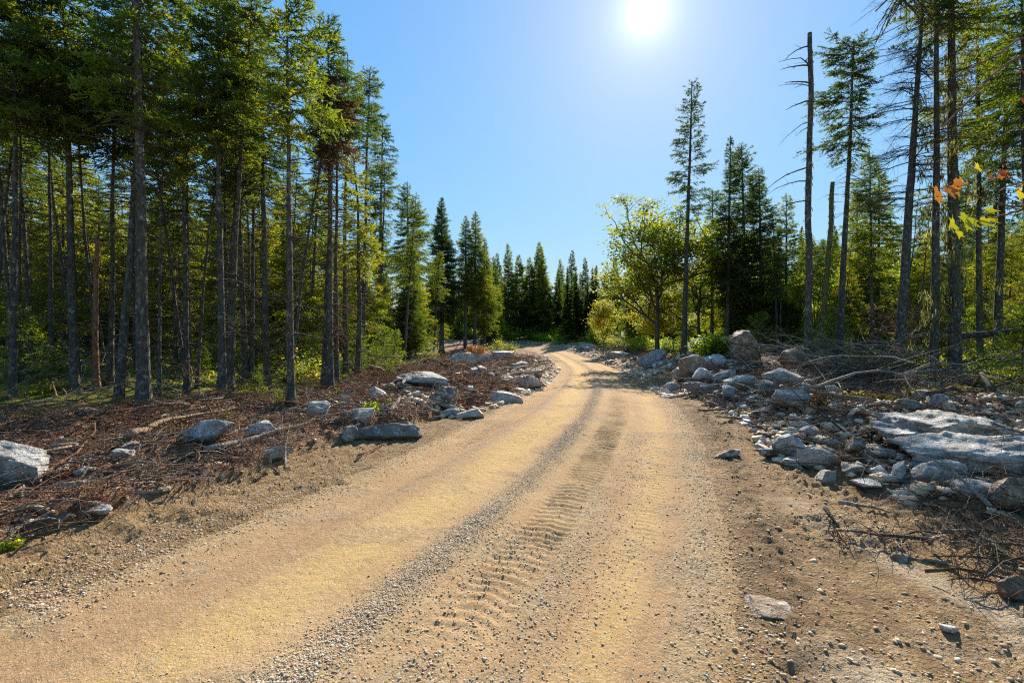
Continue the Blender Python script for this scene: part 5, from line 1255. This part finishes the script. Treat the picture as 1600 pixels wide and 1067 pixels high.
broadleaf(503, 4.6, 2.8, .07, M_MAPLE, 9000, .08, .14, 'low golden maple spreading below the large one', (9.9, 33.5), 0, (.35, .8), forks=5)
broadleaf(504, 7.4, 3.2, .08, M_BROAD, 15000, .08, .14, 'green broadleaf tree behind the rock pile', (13.8, 29.0), 0, (.2, .8), name='broadleaf_tree')
broadleaf(505, 5.0, 2.2, .06, M_BROAD, 13000, .06, .13, 'small leafy green tree behind the mossy snag', (18.0, 27.0), 0, (.2, .9), name='broadleaf_tree')
broadleaf(506, 5.2, 1.2, .05, M_MAPLE, 4500, .25, .15, 'small golden tree left of the large maple by the far road edge', (8.3, 44), 0, (.4, .9))
broadleaf(507, 5.4, 2.4, .06, M_BROAD, 13000, .06, .13, 'leafy green tree behind the leaning bare spruce', (21.5, 27.5), 0, (.3, 1), name='broadleaf_tree')
def bush(seed, px, py, wpx, hpx, mat, label, cat='bush', n=2600, size=.07, tint=(.2, .9), name='bush', group=None, stemm=None, pos=None):
    r = np.random.default_rng(seed)
    x, y, z = hit(px, py) if pos is None else (pos[0], pos[1], gz(*pos))
    W, H = (wpx / F * y, hpx / F * y) if pos is None else (wpx, hpx)
    root = empty(name, (x, y, z - .03)); ns = 16
    a = r.uniform(0, 6.28, ns); rr_ = W * .5 * np.sqrt(r.uniform(.05, 1, ns)); hh = H * (1 - .45 * (rr_ / (W * .5)) ** 2) * r.uniform(.7, 1, ns)
    tip = np.stack([np.cos(a) * rr_, np.sin(a) * rr_, hh], -1); u = np.linspace(0, 1, 6)[None, :, None]
    Pn = tip[:, None] * u * np.array([1, 1, 1]) + np.stack([np.cos(a), np.sin(a), a * 0], -1)[:, None] * (np.sin(u * math.pi) * .08 * W)
    Pn = Pn + r.normal(0, .02 * H, Pn.shape) * u
    mb = MB(); V, Fs = tubes(Pn, np.full((ns, 6), .006 + .01 * H) * np.linspace(1, .3, 6), 4); mb.add(V, Fs); obj('stems', mb.mesh('stems', [stemm or M_TWIG]), root)
    ix = r.integers(0, ns, n); q = r.uniform(.25, 1.02, n) * 5; i0 = np.minimum(q.astype(int), 4); f = (q - i0)[:, None]
    p = Pn[ix, i0] * (1 - f) + Pn[ix, i0 + 1] * f + r.normal(0, .085, (n, 3)) * np.array([W, W, H])
    p[:, 2] = np.maximum(p[:, 2], .03)
    st = tint[0] + (tint[1] - tint[0]) * r.uniform(0, 1, ns)
    mb = MB(); leaves(mb, r, p, size, 0, np.clip(st[ix] + r.normal(0, .1, n), 0, 1)); obj('foliage', mb.mesh('foliage', [mat], False), root)
    tag(root, label, cat, group); return root
bush(601, 785, 556, 46, 30, M_MAPLE, 'yellow-green bush at the inside of the far bend', n=2400, size=.12)
bush(602, 934, 540, 34, 34, M_BROAD, 'bright round bush by the right road edge in the distance', n=2400, size=.16, tint=(.6, 1))
bush(603, 745, 556, 34, 22, M_AUT, 'brownish autumn bush between the spruce trio and the yellow bush', n=1400, size=.12)
bush(604, 880, 531, 36, 20, M_AUT, 'orange autumn bush in the shade behind the far bend', n=1600, size=.2)
bush(605, 581, 646, 20, 30, M_BROAD, 'small leafy green shrub in the root litter', 'shrub', 420, .05, (.4, 1), 'shrub')
bush(606, 606, 636, 12, 18, M_BROAD, 'tiny green sprout right of the small leafy shrub', 'shrub', 160, .045, (.4, 1), 'shrub')
bush(607, 18, 852, 34, 20, M_BROAD, 'little pale green plant at the lower left edge of the shoulder', 'plant', 150, .035, (.5, .9), 'small_plant')
bush(608, 1276, 642, 26, 34, M_AUT, 'reddish dry sprig in front of the square-faced block', 'shrub', 160, .05, (.0, .5), 'shrub')
bush(609, 1186, 624, 14, 16, M_AUT, 'tiny red-brown sprig above the wedge-shaped rock', 'shrub', 70, .05, (.0, .5), 'shrub')
bush(610, 108, 740, 24, 10, M_AUT, 'small red leafy sprig in the left root litter', 'shrub', 90, .03, (.0, .3), 'shrub')
for i in range(16):
    left = i < 9; y_ = rr.uniform(5, 14); x_ = (float(np.interp(y_, *LD)) - rr.uniform(.5, 4)) if left else (float(np.interp(y_, *RD)) + rr.uniform(.8, 5))
    bush(840 + i, 0, 0, rr.uniform(.14, .4), rr.uniform(.08, .3), rr.choice([M_BROAD, M_FERN, M_STRAW, M_AUT]), 'small weed sprouting in the litter', 'plant', rr.randint(40, 140), .035, (.2, .9), 'small_plant', 'weeds in the litter', pos=(x_, y_))
bush(611, 858, 533, 60, 16, M_BROAD, 'low green bushes in the shade behind the far bend', n=1800, size=.2, tint=(.1, .7))
for i in range(18):
    y_ = rr.uniform(73.5, 80); x_ = rr.uniform(-22, 12)
    if road_st(np.array([x_]), np.array([y_]))[1][0] < 3.2 and abs(road_st(np.array([x_]), np.array([y_]))[1][0]) < 3.2: continue
    bush(800 + i, 0, 0, rr.uniform(3, 6), rr.uniform(1.4, 3.0), rr.choice([M_BROAD, M_MAPLE, M_BROAD, M_YOUNG]), 'green thicket behind the far bend', 'bush', 1500, .24, (.1, .8), 'bush', 'thickets behind the far bend', pos=(x_, y_))
bush(612, 960, 545, 60, 26, M_MAPLE, 'golden bush at the left foot of the large maple', n=2400, size=.13, tint=(.2, .8))
bush(613, 1000, 548, 60, 30, M_BROAD, 'green bush under the large maple', n=2400, size=.13, tint=(.3, 1))
for i, (px_, Y_, w_, h_) in enumerate([(1560, 14.5, 2.2, .9), (1595, 13.0, 2.0, .8), (1528, 16, 1.8, .8), (1440, 17, 2.0, 1.0), (1575, 17, 2.4, 1.3), (1345, 18, 1.8, 1.0), (1290, 19, 1.8, 1.3), (1600, 19, 2.6, 1.4), (1480, 20, 2.4, 1.2)]):
    bush(660 + i, 0, 0, w_, h_, M_FERN if i % 3 else M_YOUNG, 'glowing yellow-green undergrowth bush behind the brush heap on the right', 'bush', 2600, .08, (.2, 1), 'bush', 'glowing bushes behind the right brush heap', pos=((px_ - 800) / F * Y_, Y_))
bush(614, 1110, 556, 60, 40, M_BROAD, 'dark green bush behind the leaning tan slab', n=2600, size=.11, tint=(.0, .6))
bush(615, 1050, 553, 50, 28, M_BROAD, 'leafy bush between the maple and the lone dark spruce', n=2200, size=.11, tint=(.2, .9))
for i in range(34):
    y = rr.uniform(11, 40); sd = rr.random() < .45
    x = fl(y) - rr.uniform(.2, 7) if sd else fr(y) + rr.uniform(.2, 9)
    if not free(x, y, .4): continue
    bush(680 + i, 0, 0, rr.uniform(.7, 1.8), rr.uniform(.4, 1.3), rr.choice([M_BROAD, M_FERN, M_BROAD, M_MAPLE]), 'leafy undergrowth bush on the floor of the %s forest' % ('left' if sd else 'right'), 'bush', 900, .075,
         (.2, 1), 'bush', 'undergrowth bushes of the %s forest' % ('left' if sd else 'right'), pos=(x, y))
# ferns and moss tufts covering the forest floor
def undergrowth():
    r = np.random.default_rng(77); mb = MB()
    n = 12000; sd = r.uniform(0, 1, n) < .55
    y = 7 + 32 * r.uniform(0, 1, n) ** 1.4
    x = np.where(sd, np.interp(y, *FL) - r.uniform(.1, 13, n) ** 1.0, np.interp(y, *FR) + r.uniform(-.3, 13, n))
    k = fbm(x * .5, y * .5, 2, 15) > -.12; x, y = x[k], y[k]; n = len(x); z = ground_h(x, y)
    for j in range(9):
        a = r.uniform(0, 6.28, n); L = r.uniform(.06, .2, n) * np.clip(y / 12, .8, 1.6); w = L * .13
        d = np.stack([np.cos(a), np.sin(a), np.zeros(n)], -1); s = np.stack([-np.sin(a), np.cos(a), np.zeros(n)], -1)
        p = np.stack([x, y, z], -1) + r.normal(0, .1, (n, 3)) * np.array([1, 1, 0])
        m = p + d * (L * .5)[:, None] + np.array([0, 0, 1]) * (L * .55)[:, None]; e = p + d * L[:, None] + np.array([0, 0, 1]) * (L * .4)[:, None]
        V = np.stack([p, m - s * w[:, None], e, m + s * w[:, None]], 1).reshape(-1, 3)
        mb.add(V, np.arange(n * 4).reshape(-1, 4), 0, np.repeat(r.uniform(0, .9, n), 4))
    tag(obj('undergrowth', mb.mesh('undergrowth', [M_FERN], False)), kind='stuff')
    mb = MB()      # dry grass behind the ledges
    n = 5200; tx = r.normal(0, 1.0, 46); ty = r.uniform(8.2, 10.4, 46); q = r.integers(0, 46, n); y = ty[q] + r.normal(0, .08, n); x = .97 * y + tx[q] + r.normal(0, .09, n)
    z = ground_h(x, y); L = r.uniform(.10, .30, n); a = r.uniform(0, 6.28, n)
    d = np.stack([np.cos(a) * .35, np.sin(a) * .35, np.ones(n)], -1); s = np.stack([-np.sin(a), np.cos(a), 0 * a], -1) * .0028
    p = np.stack([x, y, z], -1); m = p + d * (L * .6)[:, None]; e = p + d * L[:, None] * np.array([2.2, 2.2, .85])
    V = np.stack([p - s, p + s, m + s, e, m - s], 1).reshape(-1, 3)
    mb.add(V, np.arange(n * 5).reshape(-1, 5), 0, np.repeat(r.uniform(0, 1, n), 5))
    tag(obj('dry_grass', mb.mesh('dry_grass', [M_STRAW], False)), kind='stuff')
undergrowth()

# stump, leaning snags, fallen trunks
def log_between(a, b, r0, mat, label, limbs=8, name='fallen_log', cat='log', limbL=.5):
    r = np.random.default_rng(int(abs(a[0] * 91 + a[1] * 7)))
    a, b = np.array(a, float), np.array(b, float); L = np.linalg.norm(b - a)
    root = empty(name, a)
    pts = up_sample(np.array([[0, 0, 0], (b - a) * .5 + r.normal(0, .05, 3), b - a]), 14)
    mb = MB(); V, Fs = tubes(pts[None], np.linspace(r0, r0 * .6, 14)[None], 9, True); mb.add(V, Fs); obj('trunk', mb.mesh('trunk', [mat]), root)
    mb = MB()
    for k in range(limbs):
        i = int(r.integers(1, 13)); m, mr, s, sr = big_twigs(r, pts[i], r.uniform(0, 6.28), limbL * r.uniform(.4, 1.2), .012, 6, r.uniform(-.8, .8), .2)
        V, Fs = tubes(m[None], mr[None], 4); mb.add(V, Fs); V, Fs = tubes(s, sr, 3); mb.add(V, Fs)
    if limbs: obj('dead_limbs', mb.mesh('dead_limbs', [M_GREYW]), root)
    tag(root, label, cat); return root
def P3(px, py, Y): return ((px - 800) / F * Y, Y, EYE + (HZ - py) / F * Y)
log_between(P3(1500, 525, 14.5), P3(1625, 512, 13), .11, M_BARK, 'fallen trunk resting level across the forest right of the big pair', 10)
log_between(P3(1500, 526, 14.6), P3(1398, 532, 16), .07, M_GREYW, 'thin bleached fallen trunk running left behind the leaning bare spruce', 8)
log_between(P3(-20, 555, 12), P3(85, 543, 13.5), .10, M_BARK, 'dark fallen trunk suspended at the far left of the forest', 8)
log_between(P3(30, 612, 11.5), P3(-30, 540, 13), .07, M_BARK, 'dark broken pole leaning at the left picture edge', 3)
log_between(P3(85, 544, 13.6), P3(130, 548, 15), .06, M_BARK, 'short shaded log end behind the leaning mottled spruce', 3)
def stump(px, yb, yt, wpx, Y, label, mat=M_BARK):
    x, z = (px - 800) / F * Y, gz((px - 800) / F * Y, Y); H = EYE + (HZ - yt) / F * Y - z
    r = np.random.default_rng(px); pts = np.stack([np.zeros(6), np.zeros(6), np.linspace(-.05, H, 6)], -1)
    R = wpx / F * Y * .5 * np.array([1.5, 1.15, 1, .95, .92, .85])
    V, Fs = tubes(pts[None], R[None], 12, True); V = V + r.normal(0, .02, V.shape); top = V[:, 2] > H - .1; V[top, 2] += r.uniform(-.12, .15, top.sum())
    root = empty('tree_stump', (x, Y, z)); mb = MB(); mb.add(V, Fs); obj('trunk', mb.mesh('trunk', [mat]), root); tag(root, label, 'stump')
stump(186, 600, 545, 18, 12.5, 'short dark broken stump left of the thickest trunk')
x_, y_, z_ = hit(151, 605)
s_ = spruce(801, 3.4, .5, .3, .06, crown=False, limbs=14, limbL=.5, name='dead_tree', top=.7, limb1=.95, barkm=M_ROOT); s_.location = (x_, y_, z_); tag(s_, 'thin reddish broken snag right of the leaning mottled spruce', 'dead tree')
# hanging dead twigs in the left forest: brown dead bough by the clump
def dead_bough(px, py, Y, w_, h_, label, seed, n=120):
    r = np.random.default_rng(seed); c = np.array(P3(px, py, Y)); mb = MB()
    W, Hh = w_ / F * Y, h_ / F * Y
    b = np.c_[r.uniform(-.5, .5, n) * W, r.normal(0, .25, n) * W, r.uniform(-.5, .5, n) * Hh]
    d = nz(np.c_[r.normal(0, .7, (n, 2)), r.normal(-.3, .6, n)]); L = r.uniform(.2, .5, n) * min(1.4, W)
    V, Fs = tubes(np.stack([b, b + d * L[:, None] * .5, b + d * L[:, None] + r.normal(0, .04, (n, 3))], 1), np.full((n, 3), .005), 3); mb.add(V, Fs, 1)
    sp = up_sample(np.array([[0, 0, Hh * .6], [.05, 0, 0], [-.02, 0, -Hh * .6]]), 8); V, Fs = tubes(sp[None], np.full((1, 8), .015), 4); mb.add(V, Fs, 1)
    needles_on(mb, r, b, d, L, 0, r.uniform(0, .9, n), .05, 34, .22)
    tag(obj('dead_bough', mb.mesh('dead_bough', [M_BROWN, M_TWIG]), None, tuple(c)), label, 'dead branch')
dead_bough(524, 515, 12.0, 34, 78, 'rust-brown dead bough hanging in the close clump of stems', 11)
dead_bough(1420, 500, 14.2, 90, 50, 'pinkish-brown dead bough bunched behind the leaning bare spruce', 12, 220)
dead_bough(1345, 560, 15.0, 70, 40, 'grey-brown dead bough on the brush heap below the tufted spruce', 13, 120)

# ------------------------------------------------------------------ young maple leaning in from the right
def near_maple():
    r = np.random.default_rng(31)
    root = empty('maple_sapling', (3.35, 2.5, gz(3.35, 2.5)))
    o = np.array(root.location)
    tr = up_sample(np.array([[0, 0, -.05], [.03, 0, 1.0], [-.05, -.05, 2.1], [-.12, -.1, 3.0], [-.1, -.1, 3.8]]), 16)
    mb = MB(); V, Fs = tubes(tr[None], np.linspace(.03, .006, 16)[None], 7); mb.add(V, Fs); obj('trunk', mb.mesh('trunk', [M_TWIG]), root)
    def W(px, py, Y): return np.array(P3(px, py, Y)) - o
    specs = [([tr[9], W(1605, 62, 2.3), W(1540, 130, 2.15), W(1470, 203, 2.05)], .011),
             ([W(1598, 60, 2.3), W(1545, 92, 2.2), W(1490, 118, 2.15)], .006),
             ([tr[7], W(1640, 260, 2.3), W(1590, 290, 2.15), W(1560, 300, 2.1)], .008),
             ([tr[6], W(1650, 330, 2.4), W(1570, 322, 2.15), W(1480, 292, 2.0)], .008),
             ([W(1600, 326, 2.25), W(1560, 340, 2.1), W(1515, 338, 2.0)], .006),
             ([tr[10], W(1620, 190, 2.5), W(1560, 215, 2.35), W(1520, 250, 2.3)], .004),
             ([W(1580, 240, 2.4), W(1570, 262, 2.3), W(1555, 268, 2.25)], .0025)]
    mb = MB(); TW = []
    for pl, rd in specs:
        q = up_sample(np.array(pl), 14); q[1:-1] += r.normal(0, .006, (12, 3)); TW.append(q)
        V, Fs = tubes(q[None], np.linspace(rd, rd * .35, 14)[None], 5); mb.add(V, Fs)
    obj('branches', mb.mesh('branches', [M_ROOT]), root)
    def one_leaf(px, py, Y, size, ang, tilt, mat, tint, name='leaf'):
        mb = MB(); c = W(px, py, Y); a = ang
        d = np.array([math.sin(a), -.35, -math.cos(a)]); d /= np.linalg.norm(d); nrm = np.array([.2, -1, tilt]); s = np.cross(d, nrm); s /= np.linalg.norm(s); nrm = np.cross(s, d)
        V = c + (s[None] * LEAFV[:, :1] + d[None] * LEAFV[:, 1:]) * size
        V = V + nrm[None] * (np.abs(LEAFV[:, :1]) * .22 * size + .12 * size * (LEAFV[:, 1:] ** 2))
        V = np.vstack([V, (c + d * size * .32)[None]]); k = len(LEAFV)
        mb.add(V, np.array([(i, (i + 1) % k, k) for i in range(k)]), 0, tint)
        aw = np.concatenate(TW); nr = aw[np.argmin(((aw - c + d * size * .6) ** 2).sum(1))]; st = up_sample(np.array([nr, (nr + c) / 2 + np.array([0, 0, .012]), c - d * size * .15, c]), 6); V, Fs = tubes(st[None], np.full((1, 6), .0016), 4); mb.add(V, Fs, 1)
        return obj(name, mb.mesh('leaf', [mat, M_ROOT], False), root)
    O, Yl = M_AUT, M_MAPLE
    for L in [(1478, 292, 2.0, .07, .2, .3, O, .35), (1466, 298, 2.02, .055, -.9, .1, O, .6), (1490, 286, 2.02, .05, 1.3, .3, O, .45),
              (1512, 338, 2.0, .085, -.5, .5, Yl, .35), (1530, 345, 1.98, .06, .9, .4, Yl, .5), (1492, 350, 2.02, .06, -1.2, .2, Yl, .45), (1540, 330, 2.05, .05, 1.4, .6, Yl, .5),
              (1562, 268, 2.2, .055, .4, .2, O, .12), (1550, 276, 2.2, .04, -1.0, .4, O, .2), (1594, 300, 2.1, .06, -.6, .3, Yl, .75), (1598, 112, 2.3, .045, .3, .3, O, .1),
              (1598, 155, 2.35, .04, -.5, .3, O, .02), (1530, 262, 2.25, .05, -1.3, .3, Yl, .75), (1610, 320, 2.2, .06, .3, .3, Yl, .6)]:
        one_leaf(L[0], L[1], L[2], L[3] * 1.0, *L[4:])
        if L[3] > .052: one_leaf(L[0] + r.uniform(-14, 14), L[1] + r.uniform(-8, 12), L[2] + .03, L[3] * .8, L[4] + r.uniform(-1, 1), r.uniform(-.6, .9), L[6], min(1, L[7] + .15))
    tag(root, 'maple sapling reaching in from the right with orange and yellow leaves', 'sapling')
near_maple()
# dead twig bunch hanging in at the top: the limb of a dead spruce standing right of the view, its tip seen
def hanging_twigs():
    r = np.random.default_rng(8); Y = 6.0
    x0, y0 = 9.2, 5.2; z0 = gz(x0, y0)
    H = 8.4; root = empty('dead_tree', (x0, y0, z0)); pts = trunk_pts(r, H, (0, 0), .05)
    obj('trunk', trunk_mesh(r, H, .10, pts, M_BARK, top=.3), root)
    mb = MB(); a = at_h(pts, np.array([7.4]))[0]; o = np.array([x0, y0, z0])
    tipw = np.array(P3(1368, 18, Y)) - o; q = up_sample(np.array([a, a * .5 + tipw * .5 + np.array([0, 0, .5]), tipw + np.array([.2, 0, .35]), tipw]), 12)
    V, Fs = tubes(q[None], np.linspace(.035, .008, 12)[None], 5); mb.add(V, Fs)
    for k in range(12):
        b = q[10] + r.normal(0, .05, 3); m, mr, s, sr = big_twigs(r, b, r.uniform(0, 6.28), r.uniform(.3, .5), .011, 14, -1.2, .4)
        V, Fs = tubes(m[None], mr[None], 3); mb.add(V, Fs); V, Fs = tubes(s, np.maximum(sr, .0045), 3); mb.add(V, Fs)
    obj('dead_limbs', mb.mesh('dead_limbs', [M_TWIG]), root)
    tag(root, 'dead spruce just outside the picture whose twiggy limb tip hangs into its top edge', 'dead tree')
hanging_twigs()

# ------------------------------------------------------------------ labels that single out each copy by a landmark next to it
TREE_LM = [(215, 'the thickest trunk'), (110, 'the leaning mottled trunk'), (340, 'the dense-topped spruce'), (452, 'the lopsided yellow-green spruce'), (512, 'the close clump of stems'),
           (545, 'the narrow pointed spruce'), (577, 'the ragged thin spruce'), (600, 'the slender skyline spruce'), (638, 'the wispy olive spruce'), (690, 'the full-skirted pointed spruce'), (742, 'the close trio'),
           (287, 'the slim shaded spruce'), (397, 'the sparse light-needled spruce'), (25, 'the broad corner spruce'), (174, 'the short broken stump'), (800, 'the end of the road'), (870, 'the orange autumn bush'), (935, 'the bright round bush'),
           (1020, 'the large maple'), (1075, 'the lone dark spruce'), (1140, 'the knob-tipped slim spruce'), (1165, 'the broad dense spruce'), (1228, 'the open-branched spruce'), (1265, 'the bare snag'), (1284, 'the mossy snag'),
           (1322, 'the tufted spruce'), (1372, 'the slim open spruce'), (1428, 'the leaning bare spruce'), (1466, 'the left stem of the big pair'), (1488, 'the right stem of the big pair'), (1528, 'the lichen-draped spruce'), (1565, 'the dark-trunked spruce'), (1600, 'the right picture edge'), (0, 'the left picture edge')]
ROCK_LM = [(10, 725, 'the boulder at the left edge'), (318, 675, 'the long tilted slab'), (405, 675, 'the rounded stone by the slab'), (422, 710, 'the low white-topped stone'), (495, 645, 'the blocky white stone'), (539, 682, 'the square blue-grey block'),
           (606, 675, 'the long dark ledge'), (562, 650, 'the leafy green shrub'), (655, 597, 'the wide flat-topped boulder'), (697, 620, 'the upright pointed stone'), (726, 562, 'the large pale boulder'), (790, 558, 'the yellow bush'), (826, 600, 'the long grey rock'),
           (790, 622, 'the long pale rock'), (138, 805, 'the half-buried white stone'), (1170, 540, 'the tall brown boulder'), (1100, 568, 'the leaning tan slab'), (1024, 560, 'the blue boulder'), (1104, 588, 'the pale pointed rock'), (1162, 596, 'the broad flat rock'),
           (1235, 590, 'the mottled white boulder'), (1252, 622, 'the square-faced block'), (1205, 643, 'the dark wedge rock'), (1102, 608, 'the dark angular rock'), (1520, 680, 'the smooth ledge'), (1550, 720, 'the ridged ledge'), (1540, 765, 'the flat pale plate'),
           (1248, 698, 'the dark blue-grey rock'), (1284, 722, 'the mottled slab'), (1364, 762, 'the flat bright white stone'), (1338, 700, 'the tilted brownish stone'), (1410, 740, 'the upright pale stone'), (1210, 708, 'the half-buried dark stone'), (920, 541, 'the far bluish rock'),
           (968, 554, 'the low grey rock by the road'), (870, 540, 'the far bend'), (935, 528, 'the bright round bush')]
KINDW = {'tall': 'high-crowned spruce', 'thin': 'thin dark spruce', 'pole': 'pole-thin bare spruce', 'mid': 'yellow-green low-branched spruce', 'full': 'full green spruce', 'far': 'dark spired spruce', 'young': 'small fir'}
crown_kind = {}
for k_, roots in P.items():
    for ro in roots:
        for ch in KIDS.get(ro.name, []): 
            if ch.name.startswith('crown'): crown_kind[ch.data.name] = k_
MATW = {'grey_granite': 'grey', 'dark_stone': 'dark', 'tan_stone': 'tan', 'bluish_stone': 'bluish', 'pale_stone': 'pale'}
kids_of = {}
for o in bpy.data.objects:
    if o.parent: kids_of.setdefault(o.parent.name, []).append(o)
def relabel():
    for o in list(bpy.data.objects):
        if o.parent or not o.get('group') or not o.get('label'): continue
        x, y, z = o.location
        if y < .5: continue
        px = 800 + x / y * F; py = HZ - (z - EYE) / y * F
        g = o['group']
        if o.get('category') == 'rock':
            d = [((px - a) ** 2 + ((py - b) * 1.5) ** 2, a, b, nme) for a, b, nme in ROCK_LM]; _, a, b, nme = min(d)
            s_ = o.scale[0]; sw = 'fist-sized' if s_ < .16 else 'small' if s_ < .28 else 'middle-sized' if s_ < .5 else 'large'
            shp = 'flat' if o.scale[2] < .9 * s_ else 'blocky'
            dx, dy = px - a, py - b
            w1 = ('just ' if abs(dx) < 25 else 'well ' if abs(dx) > 90 else '') + ('right of' if dx > 0 else 'left of')
            if abs(dx) < abs(dy) * .8: w1 = 'below' if dy > 0 else 'above'
            elif abs(dy) > 12: w1 += ' and ' + ('below' if dy > 0 else 'above')
            o['label'] = f"{sw} {shp} {MATW[o.data.materials[0].name]} stone {w1} {nme}"
            continue
        if o.get('category') == 'plant':
            a, b, nme = min(ROCK_LM, key=lambda q: (px - q[0]) ** 2 + ((py - q[1]) * 1.5) ** 2); m = [c for c in kids_of.get(o.name, []) if c.name.startswith('foliage')][0].data.materials[0].name
            o['label'] = f"small { {'broadleaf_green': 'green', 'fern_fronds': 'yellow-green', 'straw_grass': 'straw-coloured', 'autumn_leaves': 'rusty'}[m] } weed {'right of' if px > a else 'left of'} {nme}"
            continue
        if o.get('category') == 'stick':
            a, b, nme = min(ROCK_LM, key=lambda q: (px - q[0]) ** 2 + ((py - q[1]) * 1.5) ** 2)
            big = max(o.dimensions); th = 'long' if big > 1.5 else 'short' if big < .9 else 'mid-length'
            o['label'] = f"{th} { {'weathered_wood': 'bleached grey', 'split_log_wood': 'pale peeled', 'root_wood': 'reddish-brown'}[o.data.materials[0].name] } stick {'right of' if px > a else 'left of'} {nme}"
            continue
        if o.get('category') not in ('tree', 'sapling', 'bush'): continue
        if g in (LG, RG, 'young firs'): continue
        kid = [c for c in kids_of.get(o.name, []) if c.name.startswith('crown')]
        kind = crown_kind.get(kid[0].data.name) if kid else None
        a, nme = min(TREE_LM, key=lambda q: abs(q[0] - px)); dx = px - a
        if kind:
            hs = o.scale[2]; mid = {'far': .8, 'young': .7}.get(kind, .9)
            sw = 'short' if hs < mid * .92 else 'tall' if hs > mid * 1.1 else 'mid-height'
            base = f"{sw} {KINDW[kind]}"
        else:
            m = [c for c in kids_of.get(o.name, []) if c.name.startswith('foliage')]
            mn = m[0].data.materials[0].name if m else ''
            base = {'maple_leaves': 'golden-green bush', 'fern_fronds': 'yellow-green bush', 'young_fir_needles': 'bright green bush'}.get(mn, 'leafy green bush')
        dep = 'at the edge' if y < 13 else 'near' if y < 20 else 'further back' if y < 30 else 'deep back' if y < 45 else 'far off' if y < 70 else 'farthest off'
        off = abs(dx); w1 = 'directly behind' if off < 6 and y > 14 else ('just ' if off < 16 else '') + ('right of' if dx > 0 else 'left of')
        o['label'] = f"{base} {dep}, {w1} {nme}"
relabel()
by_label = {}
for o in list(bpy.data.objects):
    if not o.parent and o.get('label') and o.get('category'): by_label.setdefault(o['label'], []).append(o)
for lab, v in by_label.items():
    if 2 <= len(v) <= 3 and len(lab.split()) <= 15:
        v.sort(key=lambda o: o.location.y)
        for o, wd in zip(v, ['nearer', 'farther'] if len(v) == 2 else ['nearest', 'middle', 'farthest']): o['label'] = wd + ' ' + lab
